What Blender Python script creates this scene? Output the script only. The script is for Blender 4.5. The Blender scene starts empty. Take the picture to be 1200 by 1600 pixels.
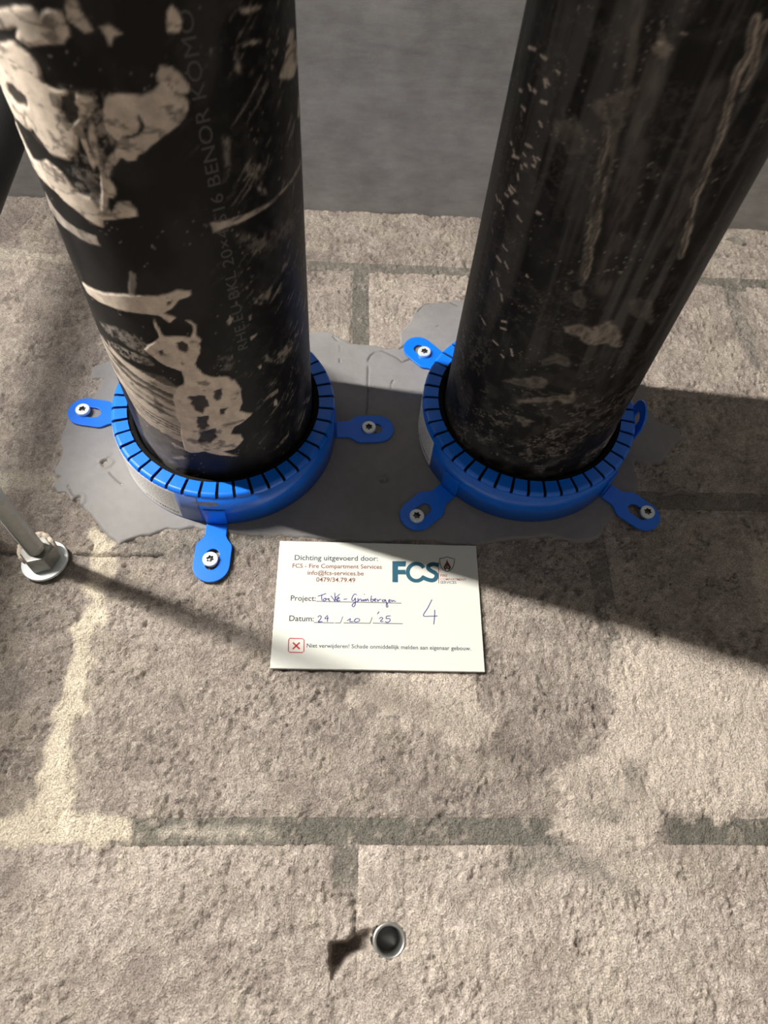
import bpy, bmesh, math, random
import numpy as np
from mathutils import Matrix, Vector

# ---------------------------------------------------------------- camera, world, exposure
# Working frame of the wall: u = right, v = up, n = out of the wall (millimetres).
# World: x = u, z = HEIGHT + v, y = -n (metres).
HEIGHT = 2.40
sc = bpy.context.scene
C = sc.collection
LAY = (math.pi / 2, 0, 0)                      # turns local (u, v, n) into the world


def W(u, v, n=0.0):
    return Vector((u / 1000, -n / 1000, HEIGHT + v / 1000))


def camera_axes(rx, ry, rz):
    return Matrix.Rotation(rz, 3, 'Z') @ Matrix.Rotation(ry, 3, 'Y') @ Matrix.Rotation(rx, 3, 'X')


cam_data = bpy.data.cameras.new('camera')
cam = bpy.data.objects.new('camera', cam_data)
C.objects.link(cam)
sc.camera = cam
cam_data.sensor_fit = 'VERTICAL'
cam_data.sensor_height = 36
cam_data.sensor_width = 27
cam_data.lens = 1151.46 / 1600 * 36
cam_data.clip_start = 0.01
cam.matrix_world = (Matrix.Translation(W(45.39, -329.05, 409.55))
                    @ Matrix.Rotation(math.pi / 2, 4, 'X')
                    @ camera_axes(0.5138, -0.0586, -0.0062).to_4x4())
cam_data.dof.use_dof = True
cam_data.dof.focus_distance = 0.440
cam_data.dof.aperture_fstop = 13.0

world = bpy.data.worlds.new('room_light')
sc.world = world
world.use_nodes = True
world.node_tree.nodes['Background'].inputs[0].default_value = (1.0, 0.95, 0.90, 1)
world.node_tree.nodes['Background'].inputs[1].default_value = 0.22

sc.view_settings.view_transform = 'Standard'
sc.view_settings.look = 'None'
sc.view_settings.gamma = 1
sc.view_settings.use_curve_mapping = False
sc.view_settings.exposure = 0.0

LAMP_STRENGTH = 640.0         # emission of the batten lamp's diffuser (built below)
LAMP_U, LAMP_V = -630.0, 80.0
LAMP_N0, LAMP_N1 = 500.0, 1700.0

# ---------------------------------------------------------------- outlines measured on the surfaces
# left / right pipe: (angle in degrees, distance from the wall in mm); wall: (u, v); card: mm from its top left
LEFT_SPLASH = [(0.8, 0.95, 0.5, 0.6,
[[225.1, 279.2], [244.3, 286.8], [251.4, 287.7], [252.4, 285.7], [256.0, 288.2], [260.4, 288.5], [260.8, 284.9], [260.8, 281.8], [257.9, 278.7], [253.0, 277.8],
[243.9, 274.9], [239.1, 276.3], [242.2, 280.3], [218.2, 271.3]]),
(0.75, 0.9, 0.4, 0.6, [[262.8, 291.9], [266.1, 292.3], [266.3, 289.1], [268.1, 285.6], [268.8, 283.8], [266.1, 283.2], [263.3, 284.8], [261.3, 286.4]]),
(0.8, 0.8, 0.3, 0.6, [[270.8, 285.0], [274.2, 285.8], [277.1, 283.2], [274.6, 282.7], [272.9, 279.4], [272.4, 282.0]]),
(0.9, 0.9, 0.4, 0.5, [[293.7, 289.7], [295.7, 288.0], [296.3, 284.9], [295.2, 282.4], [291.4, 282.7], [292.0, 287.8]]),
(0.95, 0.97, 0.5, 0.7,
[[205.5, 261.8], [237.2, 274.9], [242.8, 272.6], [245.6, 269.2], [245.1, 264.4], [249.2, 262.9], [257.2, 263.4], [257.3, 260.7], [256.7, 256.1], [253.3, 248.8],
[249.9, 242.0], [245.0, 236.3], [236.3, 235.2], [229.6, 236.5], [224.7, 239.2], [218.9, 239.4], [212.8, 238.2], [207.9, 244.6], [206.5, 249.7]]),
(0.95, 0.95, 0.5, 0.5,
[[206.1, 234.5], [213.3, 228.0], [216.9, 223.4], [231.2, 230.8], [237.7, 229.3], [241.2, 225.2], [242.6, 222.4], [248.7, 222.2], [251.7, 217.2], [250.4, 209.5],
[245.4, 209.0], [238.7, 212.5], [227.8, 215.6], [215.1, 215.5], [205.7, 215.8], [205.8, 226.1]]),
(0.85, 0.95, 0.4, 0.5,
[[257.2, 263.4], [262.5, 262.4], [262.6, 259.8], [258.5, 255.5], [255.3, 251.1], [255.6, 243.4], [256.3, 238.2], [253.9, 234.7], [253.4, 242.9], [252.9, 250.6],
[256.0, 256.9]]),
(0.72, 0.95, 0.5, 0.5,
[[267.3, 263.8], [271.3, 265.3], [276.4, 265.0], [278.8, 264.0], [282.6, 265.6], [285.7, 267.5], [285.0, 270.5], [286.9, 273.2], [290.3, 272.8], [293.2, 269.4],
[295.2, 265.6], [294.3, 263.2], [292.0, 263.1], [294.3, 260.9], [293.3, 257.9], [290.2, 253.8], [286.0, 251.5], [280.7, 248.2], [276.3, 245.4], [273.2, 243.9],
[271.6, 241.3], [268.6, 240.6], [266.6, 242.0], [263.2, 238.5], [259.2, 233.1], [258.4, 235.7], [260.7, 240.2], [264.7, 243.8], [266.7, 248.0], [264.6, 250.7],
[264.0, 253.5], [264.4, 258.2]]),
(0.35, 0.6, 0.1, 2.5,
[[251.6, 264.0], [258.2, 263.5], [267.3, 263.8], [270.0, 260.4], [268.5, 251.1], [264.4, 242.8], [259.0, 232.6], [255.3, 221.7], [249.1, 220.0], [243.1, 223.7],
[241.9, 233.1], [249.9, 242.0], [254.0, 250.8], [250.6, 255.7]]),
(0.75, 0.9, 0.4, 0.5, [[258.5, 255.5], [260.4, 254.9], [258.9, 246.0], [258.8, 238.9], [258.8, 233.6], [257.2, 232.4], [256.1, 238.3], [256.4, 247.5]]),
(0.3, 0.55, 0.1, 1.5, [[247.4, 241.2], [251.1, 242.3], [256.2, 235.2], [258.1, 231.3], [252.9, 221.1], [247.8, 223.0], [242.2, 224.5], [243.8, 231.7]]),
(0.85, 0.95, 0.5, 0.5,
[[255.8, 234.1], [259.6, 232.7], [261.5, 228.6], [259.3, 224.3], [257.2, 224.4], [255.3, 220.0], [256.4, 217.8], [259.9, 222.7], [264.6, 224.5], [267.0, 221.3],
[266.5, 218.0], [261.4, 216.5], [255.3, 214.0], [251.0, 213.2], [251.1, 218.2], [255.0, 226.2]]),
(0.6, 0.6, 0.2, 1.5, [[241.2, 225.2], [248.7, 222.2], [253.3, 222.4], [253.8, 216.6], [250.0, 211.9], [243.9, 212.2], [239.6, 216.5]]),
(0.55, 0.75, 0.1, 0.5,
[[212.8, 206.8], [217.8, 203.1], [225.7, 202.1], [235.8, 202.1], [244.5, 203.0], [245.6, 198.6], [239.6, 197.0], [228.2, 196.4], [215.4, 195.0],
[205.6, 195.8]]),
(0.6, 0.7, 0.1, 0.5,
[[294.3, 212.6], [301.0, 211.3], [311.0, 210.4], [321.2, 209.9], [332.3, 209.7], [345.7, 209.5], [359.8, 207.6], [356.2, 206.2], [338.2, 208.7], [324.4, 208.4],
[313.4, 207.9], [303.0, 208.1], [294.6, 207.5]]),
(0.8, 0.9, 0.3, 0.4, [[342.1, 259.7], [348.7, 260.6], [360.6, 254.7], [360.0, 247.2], [347.3, 247.8], [335.0, 254.1], [339.2, 257.0]]),
(0.8, 0.9, 0.2, 0.4, [[347.0, 265.1], [354.0, 262.2], [351.8, 258.2], [343.3, 261.9]]),
(0.7, 0.8, 0.2, 0.4, [[316.9, 283.3], [321.0, 282.5], [328.3, 280.4], [326.7, 280.0], [317.9, 281.8]]),
(0.7, 0.75, 0.2, 0.4, [[316.6, 273.4], [320.8, 272.6], [326.4, 270.8], [325.3, 270.2], [317.0, 272.3]]),
(0.6, 0.6, 0.1, 0.6, [[313.7, 273.1], [315.4, 273.4], [314.4, 268.7], [315.8, 263.8], [313.6, 265.5], [312.8, 268.8]]),
(0.8, 0.9, 0.2, 0.3, [[356.4, 235.8], [364.2, 230.7], [364.3, 222.2], [352.3, 229.5]]),
(0.6, 0.6, 0.1, 0.5,
[[312.4, 231.0], [314.4, 231.2], [317.7, 225.2], [320.0, 219.4], [321.7, 213.7], [319.4, 214.3], [317.0, 219.7], [315.6, 225.0], [313.1, 226.7]]),
(0.35, 0.5, 0.1, 0.8, [[301.4, 276.9], [305.4, 274.7], [308.4, 273.9], [305.6, 273.0], [304.0, 272.2], [303.3, 274.0]]),
(0.35, 0.45, 0.1, 1.0, [[304.5, 246.0], [307.0, 244.1], [305.7, 231.4], [303.4, 231.6], [303.7, 238.5]]),
(0.3, 0.35, 0, 2.5,
[[304.7, 202.9], [313.5, 197.4], [326.4, 194.0], [343.9, 193.1], [353.1, 189.2], [342.7, 184.2], [327.5, 186.3], [312.7, 190.9], [305.3, 197.3]]),
(0.85, 0.97, 0.5, 0.5,
[[217.3, 163.1], [231.5, 167.7], [245.6, 173.4], [252.0, 175.0], [256.5, 176.4], [266.0, 177.4], [274.4, 181.1], [280.6, 180.6], [280.2, 178.2], [274.6, 175.3],
[270.3, 170.1], [266.6, 168.0], [271.3, 164.8], [268.1, 161.9], [263.5, 165.9], [255.0, 164.8], [245.5, 163.0], [232.4, 160.4], [219.7, 157.9]]),
(0.3, 0.7, 0.2, 0.5, [[256.5, 189.3], [258.2, 188.1], [257.1, 181.5], [253.8, 173.9], [252.0, 175.0], [253.6, 182.1]]),
(0.88, 0.98, 0.5, 0.4,
[[260.6, 163.9], [261.6, 160.1], [262.5, 153.8], [263.7, 152.7], [270.5, 153.7], [275.8, 152.7], [277.6, 157.3], [277.7, 160.1], [275.3, 163.7], [277.6, 163.2],
[279.3, 159.9], [278.4, 153.5], [280.2, 150.4], [278.1, 141.8], [274.8, 134.8], [277.2, 127.2], [281.1, 124.5], [288.4, 123.1], [292.5, 119.0], [294.7, 111.2],
[294.1, 99.4], [291.8, 94.2], [298.8, 88.2], [295.0, 85.0], [287.8, 81.5], [284.6, 75.8], [290.2, 73.7], [291.3, 67.7], [285.3, 61.4], [278.3, 60.1],
[286.4, 53.6], [276.2, 56.9], [268.2, 60.5], [258.9, 57.1], [255.7, 58.9], [256.7, 73.5], [258.1, 84.7], [257.6, 94.8], [258.5, 107.3], [261.6, 115.1],
[267.2, 120.5], [267.4, 129.3], [259.0, 132.1], [254.0, 136.8], [250.2, 140.4], [258.1, 148.0], [261.1, 151.6], [260.1, 158.0]]),
(0.35, 0.55, 0.15, 1.2, [[220.3, 139.6], [237.3, 148.2], [247.5, 148.1], [256.7, 141.7], [260.6, 132.4], [252.0, 135.0], [239.2, 137.5], [226.4, 136.4]]),
(0.45, 0.6, 0.15, 0.8, [[213.1, 125.5], [231.8, 133.2], [245.2, 134.1], [256.3, 133.4], [253.8, 129.4], [239.5, 126.7], [226.1, 124.8]]),
(0.15, 0.75, 0.05, 2.5,
[[226.2, 85.4], [234.1, 76.4], [245.8, 73.8], [255.5, 67.4], [255.8, 49.9], [248.3, 27.1], [240.3, 24.8], [231.4, 36.4], [220.8, 47.2]]),
(0.2, 0.4, 0.05, 2.0, [[234.1, 76.4], [246.6, 76.9], [256.1, 70.5], [256.4, 53.2], [248.0, 30.2], [238.4, 26.6], [232.7, 40.7]]),
(0.6, 0.8, 0.2, 0.5, [[244.0, 45.1], [253.4, 51.9], [255.8, 49.9], [246.8, 43.8]]),
(0.6, 0.75, 0.2, 0.5, [[240.0, 37.6], [246.3, 41.3], [249.5, 37.6], [244.1, 31.6]]),
(0.45, 0.55, 0.15, 0.4, [[308.6, 163.6], [312.5, 166.8], [318.0, 166.7], [319.1, 163.9], [315.1, 159.7], [311.7, 160.4]]),
(0.5, 0.6, 0.15, 0.4,
[[309.0, 126.5], [311.7, 128.0], [314.0, 122.2], [319.6, 122.2], [329.0, 123.4], [337.4, 123.3], [341.1, 123.4], [337.8, 120.4], [332.9, 117.4], [327.1, 114.1],
[322.2, 113.2], [318.8, 114.3], [315.9, 118.2], [311.8, 122.1], [309.7, 122.7]]),
(0.5, 0.6, 0.1, 0.3, [[306.3, 94.1], [310.7, 96.2], [316.3, 96.5], [316.9, 93.6], [311.9, 93.3], [308.0, 92.4]]),
(0.8, 0.8, 0.2, 0.3, [[314.5, 90.4], [315.8, 87.3], [315.1, 83.5], [313.1, 85.1], [313.2, 88.5]]),
(0.7, 0.7, 0.2, 0.3, [[293.8, 159.3], [295.5, 161.8], [296.6, 159.6], [295.5, 157.9], [294.2, 156.3]]),
(0.7, 0.8, 0.2, 0.3, [[303.8, 144.6], [307.3, 144.5], [307.5, 143.3], [304.5, 142.3]]),
(0.5, 0.6, 0.1, 0.3, [[338.8, 61.1], [344.4, 59.9], [353.9, 52.0], [351.5, 50.4], [343.9, 55.2]]),
(0.5, 0.5, 0.1, 0.4, [[315.5, 49.4], [321.6, 52.5], [321.3, 49.3], [317.2, 46.6], [309.8, 44.1], [309.1, 45.9]]),
(0.8, 0.8, 0.2, 0.3, [[306.0, 121.6], [307.2, 122.5], [308.4, 120.6], [307.9, 119.3], [306.6, 119.5]]),
(0.6, 0.6, 0.1, 0.4, [[304.9, 158.9], [306.3, 157.9], [306.0, 153.8], [303.7, 151.3], [300.7, 151.4], [303.3, 153.0], [305.1, 155.0]]),
(0.2, 0.4, 0.05, 1.0, [[286.2, 136.2], [291.9, 136.8], [293.5, 131.4], [291.6, 125.6], [286.2, 128.2]])]
LEFT_HOLES = [[[268.2, 148.8], [271.6, 150.7], [274.2, 147.4], [271.6, 143.2], [268.8, 144.5]],
[[266.8, 110.2], [271.7, 111.7], [275.8, 109.2], [276.2, 101.9], [272.2, 95.9], [268.0, 99.0], [268.5, 106.8]],
[[268.3, 93.2], [275.0, 94.1], [274.5, 84.2], [269.8, 81.1], [267.4, 84.1]], [[268.2, 79.3], [277.4, 83.2], [277.1, 74.5], [272.8, 68.4], [266.4, 70.3]],
[[280.9, 113.2], [284.9, 114.7], [284.3, 106.6], [280.6, 105.7]], [[281.2, 98.8], [285.5, 99.0], [283.8, 93.9], [281.3, 94.2]],
[[268.6, 174.3], [270.8, 175.6], [270.5, 172.7], [268.6, 171.4]], [[259.7, 142.1], [261.3, 142.9], [261.5, 139.3], [259.8, 138.5]],
[[221.6, 255.2], [228.1, 257.1], [233.2, 254.6], [232.1, 251.4], [224.7, 249.6], [219.8, 250.6]],
[[250.0, 260.9], [256.6, 263.1], [256.7, 258.8], [252.1, 251.4], [250.0, 252.7], [249.2, 256.2]],
[[275.8, 257.8], [276.7, 256.9], [277.4, 254.1], [274.9, 251.3], [270.6, 248.8], [267.9, 249.1], [272.1, 250.8], [274.6, 253.2]],
[[219.3, 238.6], [229.4, 241.5], [234.1, 236.4], [232.9, 232.7], [223.4, 229.2], [219.5, 233.5]]]
LEFT_STRIPES = [[205.5, 121.7], [223.6, 125.0], [234.0, 122.1], [247.1, 122.2], [257.0, 122.9], [263.2, 115.4], [258.6, 84.9], [255.7, 57.4], [249.8, 57.6], [241.1, 70.8],
[230.4, 65.1], [224.3, 77.2], [219.0, 88.8], [205.6, 92.6], [205.8, 109.4]]
RIGHT_LINES = [(0.6, 0.8, 2.2,
[[273.0, 294.8], [276.7, 284.6], [276.0, 278.8], [276.4, 273.5], [279.2, 263.3], [281.2, 251.3], [282.2, 240.4], [282.7, 230.0], [286.6, 217.1],
[292.1, 201.1]]),
(0.6, 0.7, 1.8, [[277.4, 293.3], [278.2, 287.8], [280.5, 279.5], [280.9, 273.4]]),
(0.4, 0.2, 1.8, [[270.0, 277.8], [271.6, 262.4], [272.6, 251.5], [275.3, 236.3], [278.9, 220.6]]),
(0.5, 0.55, 1.6, [[239.8, 253.0], [241.2, 236.6], [243.4, 223.4], [246.6, 206.7], [251.6, 187.1]]),
(0.4, 0.25, 3.0,
[[235.7, 293.5], [237.8, 282.4], [240.2, 273.8], [240.9, 261.3], [242.0, 249.8], [245.1, 233.5], [247.0, 219.8], [248.9, 203.4], [251.0, 185.4]]),
(0.5, 0.6, 1.6, [[244.4, 235.5], [247.5, 219.9], [249.9, 203.8], [252.3, 188.8]]),
(0.3, 0.16, 7.0, [[246.8, 276.6], [249.8, 259.1], [255.1, 234.1], [259.3, 203.6], [262.0, 185.2]]),
(0.3, 0.14, 6.0, [[270.2, 273.4], [272.9, 257.6], [276.4, 236.3], [281.9, 211.3]])]
RIGHT_SPLASH = [(0.6, 0.5, 0.1, 0.8, [[245.9, 285.5], [248.1, 285.7], [250.7, 283.0], [250.7, 279.3], [248.1, 279.1], [245.9, 282.2]]),
(0.9, 0.8, 0.1, 0.4, [[245.6, 285.0], [247.1, 285.4], [247.9, 283.6], [246.4, 283.2]]),
(0.7, 0.7, 0.1, 0.4, [[252.7, 289.4], [254.2, 289.9], [254.9, 288.9], [253.4, 288.4]]),
(0.4, 0.35, 0.1, 1.2,
[[231.4, 257.7], [234.4, 261.8], [239.0, 266.3], [243.2, 268.5], [243.6, 262.2], [244.2, 252.5], [242.0, 249.8], [237.5, 256.2], [234.0, 256.8]]),
(0.4, 0.3, 0.1, 1.5, [[217.7, 246.3], [226.8, 250.8], [232.6, 248.2], [232.8, 240.9], [224.9, 238.2], [219.4, 241.9]]),
(0.6, 0.6, 0.15, 0.4,
[[263.6, 161.0], [271.0, 166.0], [277.2, 159.8], [282.2, 148.4], [274.6, 151.9], [268.5, 150.0], [260.2, 153.3], [251.6, 157.8], [258.3, 161.6],
[265.7, 158.7]]),
(0.4, 0.4, 0.1, 0.8, [[230.4, 106.4], [244.9, 120.3], [253.2, 119.9], [252.5, 114.2], [238.2, 109.4]]),
(0.55, 0.5, 0.1, 0.6, [[241.3, 97.2], [254.2, 107.7], [261.9, 111.7], [269.2, 114.3], [269.5, 105.6], [261.7, 107.2], [255.1, 104.2], [247.2, 99.1]]),
(0.55, 0.5, 0.1, 0.5, [[242.2, 85.2], [246.6, 85.4], [254.4, 86.2], [250.2, 80.6], [245.1, 81.6]]),
(0.4, 0.35, 0.1, 1.0, [[247.3, 133.7], [252.4, 140.7], [258.9, 139.5], [259.8, 134.2], [252.8, 134.4], [248.2, 130.1]]),
(0.3, 0.3, 0.1, 1.5, [[275.6, 178.4], [283.1, 179.2], [288.5, 173.2], [295.8, 160.7], [284.5, 169.1], [279.5, 171.6]]),
(0.5, 0.4, 0.1, 0.8, [[248.9, 180.0], [251.8, 182.6], [256.3, 176.1], [255.2, 171.7], [251.6, 173.0]]),
(0.7, 0.6, 0.3, 0.5, [[328.1, 50.1], [327.7, 48.5], [328.0, 32.4], [314.6, 42.7], [316.4, 52.4]])]
RIGHT_SCRATCH_GLINTS = [[[193.8, 223.1], [195.3, 223.2]], [[195.5, 196.1], [197.5, 196.6]], [[205.1, 215.7], [206.3, 214.1]], [[205.9, 220.4], [206.9, 219.4]],
[[197.9, 249.2], [200.4, 248.6]], [[214.2, 228.9], [215.6, 228.8]], [[204.3, 172.3], [208.1, 172.1]], [[211.1, 174.0], [214.0, 172.5]],
[[203.2, 161.9], [204.3, 161.1]], [[191.1, 195.9], [193.7, 195.2]], [[204.6, 132.0], [208.4, 131.2]], [[216.9, 127.0], [220.4, 126.9]],
[[207.2, 180.7], [208.0, 180.2]], [[202.2, 208.2], [206.2, 208.7]], [[208.3, 256.6], [210.2, 255.9]], [[218.8, 142.6], [221.5, 144.2]],
[[205.4, 225.5], [207.0, 225.4]], [[199.1, 202.3], [202.2, 203.1]], [[212.0, 228.0], [213.9, 226.8]], [[201.6, 261.8], [205.4, 262.6]],
[[207.8, 222.2], [209.5, 222.3]], [[202.3, 249.5], [203.9, 249.7]], [[212.5, 261.9], [213.9, 261.7]], [[197.8, 222.3], [200.3, 220.5]],
[[201.1, 206.7], [204.9, 206.8]], [[191.1, 243.3], [193.7, 244.4]], [[221.4, 207.9], [223.1, 208.3]], [[198.1, 219.7], [203.0, 221.9]],
[[205.4, 229.5], [209.4, 230.6]], [[225.2, 176.5], [226.1, 176.1]], [[190.8, 259.2], [197.0, 261.7]], [[224.2, 122.7], [225.8, 122.1]],
[[208.2, 248.5], [211.4, 249.6]], [[214.1, 156.6], [215.7, 153.8]], [[208.6, 162.2], [211.1, 159.6]], [[212.3, 224.5], [213.9, 224.9]],
[[206.9, 256.1], [208.8, 254.4]], [[209.2, 180.3], [210.4, 180.4]], [[228.8, 130.4], [230.6, 126.8]], [[196.3, 239.9], [199.6, 240.2]],
[[210.1, 241.6], [212.0, 240.9]], [[219.4, 138.4], [222.5, 139.8]], [[199.5, 196.3], [200.6, 195.6]], [[201.4, 205.8], [204.2, 205.7]],
[[211.4, 199.5], [214.4, 198.9]], [[206.8, 204.1], [209.6, 204.8]]]
WALL_MARKS = {'blot': [[[280.9, -115.7], [289.9, -113.1], [288.2, -129.1], [280.3, -136.0]], [[239.1, -132.0], [252.3, -132.1], [252.5, -140.9], [242.7, -139.0]],
        [[254.6, -140.9], [264.9, -140.7], [260.9, -149.4], [254.8, -149.5]], [[194.6, -120.0], [207.0, -119.7], [203.3, -131.0], [194.3, -131.2]],
        [[313.3, 47.2], [341.6, 61.3], [337.8, 35.8], [325.8, 17.1], [307.7, 22.3]], [[161.0, -107.0], [169.7, -103.5], [181.6, -108.8], [176.7, -114.5]],
        [[69.6, -296.8], [102.2, -296.9], [98.8, -301.3], [72.8, -299.8]]],
'cavity': [[[44.4, -335.6], [47.9, -335.5], [52.0, -334.7], [55.0, -332.8], [56.0, -331.4], [58.1, -331.1], [61.1, -329.9], [65.3, -329.7], [66.3, -331.9],
          [65.3, -335.5], [63.7, -337.2], [58.1, -339.0], [55.1, -340.2], [50.6, -343.2], [47.7, -348.4], [45.2, -349.6], [44.4, -344.1], [44.1, -337.1]]],
'cracks': [[[60.1, 26.5], [60.1, 11.8], [60.2, -5.4], [59.2, -20.7]], [[60.1, 27.3], [61.4, 31.1], [65.3, 34.6], [70.5, 36.1], [76.3, 33.0]],
          [[76.3, 33.0], [81.0, 30.5], [84.6, 26.1], [90.2, 29.1], [94.9, 28.1]], [[34.1, 48.2], [38.0, 43.8], [40.2, 37.0], [39.4, 24.1]],
          [[83.4, 38.5], [87.0, 42.2], [90.6, 46.2], [95.5, 51.2], [102.9, 57.8], [112.7, 63.1]],
          [[97.7, 76.6], [102.5, 83.8], [108.8, 86.7], [121.2, 88.2], [128.3, 83.9]], [[76.0, 2.3], [76.6, 6.7], [78.1, 8.9]],
          [[-129.8, -83.9], [-125.8, -90.2], [-120.8, -95.3]], [[-118.1, -69.4], [-109.6, -65.8], [-106.2, -59.0]],
          [[-108.0, -70.2], [-103.2, -76.6], [-95.8, -82.9]], [[-130.3, 1.8], [-126.4, 1.3], [-122.7, 2.5]]],
'cream': [[[-123.8, -280.4], [-115.8, -278.3], [-108.1, -266.0], [-107.6, -253.3], [-106.9, -230.1], [-106.5, -210.6], [-106.9, -185.9], [-107.4, -170.4],
         [-101.9, -162.8], [-107.4, -133.5], [-109.6, -115.6], [-107.1, -112.0], [-93.3, -124.9], [-92.9, -136.1], [-94.3, -152.1], [-91.5, -176.0],
         [-93.7, -185.7], [-94.0, -216.1], [-93.4, -236.8], [-93.0, -260.9], [-90.9, -276.4], [-73.4, -279.4], [-58.4, -279.4], [-57.6, -292.2],
         [-86.9, -291.6], [-110.8, -292.2], [-127.6, -290.4], [-130.0, -281.0]]],
'dents': [[-109.3, -66.9, 3.0], [-121.2, -95.0, 3.4], [71.0, -74.6, 2.5], [251.9, -64.1, 3.0]],
'grey': [[[135.5, -293.0], [146.4, -284.8], [162.4, -291.8], [181.3, -300.0], [195.5, -314.6], [179.5, -311.7], [160.8, -304.3], [133.8, -311.5],
        [128.2, -301.3]],
        [[200.6, -249.2], [210.3, -250.8], [210.1, -267.4], [200.6, -265.8]], [[173.5, -272.3], [195.6, -274.5], [196.1, -281.7], [172.4, -280.2]],
        [[341.8, 126.4], [355.3, 116.4], [356.1, 68.6], [351.1, 30.3], [344.4, 42.4], [341.4, 81.1]],
        [[-89.6, -124.4], [-63.9, -114.9], [2.8, -114.2], [6.2, -130.1], [-15.7, -127.9], [-45.7, -136.4], [-74.7, -133.6]]],
'jointpale': [[[-43.9, -284.8], [-28.1, -282.7], [14.2, -286.3], [17.6, -289.9], [-27.3, -289.3], [-43.2, -289.3]],
             [[-228.3, 129.1], [-168.9, 121.5], [-166.6, 114.6], [-224.8, 115.3]],
             [[-181.6, -75.5], [-150.0, -74.5], [-134.0, -78.9], [-135.4, -83.2], [-147.5, -85.9], [-178.5, -87.8]]],
'lump': [[[44.5, -315.2], [54.8, -315.4], [55.5, -328.3], [55.0, -331.9], [52.5, -334.7], [47.9, -335.4], [45.1, -334.7]]],
'pale': [[[52.1, -208.8], [70.2, -198.6], [122.0, -197.9], [124.9, -209.1], [123.1, -219.0], [133.4, -226.1], [128.7, -240.0], [114.0, -248.9], [102.5, -241.2],
        [84.0, -237.9], [72.5, -228.7], [46.2, -218.3]],
        [[207.3, -181.3], [247.6, -174.6], [300.8, -197.6], [278.8, -277.5], [242.8, -281.7], [218.8, -280.1], [209.3, -294.0], [197.2, -295.5], [178.4, -297.0],
        [162.4, -291.8], [153.1, -284.8], [164.3, -277.0], [156.2, -257.7], [186.3, -244.1], [199.2, -226.6], [196.6, -200.8]],
        [[307.6, -110.4], [326.2, -105.2], [304.6, -183.8], [300.1, -163.5], [300.6, -137.8]],
        [[203.4, -156.8], [219.9, -164.9], [247.6, -174.6], [241.6, -184.7], [219.0, -181.1], [204.7, -173.3]]],
'patch': [[[-132.3, 11.6], [-129.0, 15.2], [-122.5, 18.4], [-66.8, 38.8], [24.6, 52.4], [32.6, 52.8], [46.0, 41.1], [60.0, 41.7], [75.0, 39.3], [83.5, 42.2],
         [84.7, 55.4], [91.1, 67.2], [96.2, 77.2], [101.3, 84.1], [114.8, 88.8], [129.6, 88.9], [199.1, 73.9], [243.0, 37.8], [260.9, 16.1], [261.4, 6.1],
         [259.5, -8.9], [263.4, -17.8], [269.4, -22.6], [278.8, -26.1], [278.6, -31.6], [273.0, -38.8], [265.9, -47.0], [259.6, -54.0], [247.8, -55.5],
         [240.7, -52.6], [239.9, -62.4], [241.3, -72.0], [233.1, -88.5], [221.2, -96.1], [213.5, -104.3], [209.5, -111.8], [193.0, -116.8], [177.0, -112.6],
         [152.0, -115.1], [135.3, -119.1], [111.0, -118.8], [86.8, -117.5], [54.7, -119.2], [30.8, -118.0], [7.0, -116.8], [-8.9, -116.3], [-28.9, -113.2],
         [-48.6, -112.8], [-63.4, -113.1], [-75.2, -117.9], [-86.1, -122.1], [-90.6, -124.9], [-98.9, -117.1], [-107.2, -109.3], [-114.0, -102.2],
         [-122.1, -96.4], [-129.5, -89.2], [-136.3, -90.3], [-139.6, -86.2], [-133.3, -78.4], [-137.4, -77.5], [-139.7, -72.3], [-136.9, -62.4],
         [-141.1, -52.0], [-142.1, -42.8], [-139.0, -29.6], [-126.8, -13.5], [-124.5, -5.1], [-123.7, 2.8], [-131.4, 1.9]]],
'wallcracks': [[[-160.0, -131.7], [-144.8, -132.6], [-114.9, -131.9], [-95.8, -132.8], [-61.7, -131.2]]]}
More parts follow.
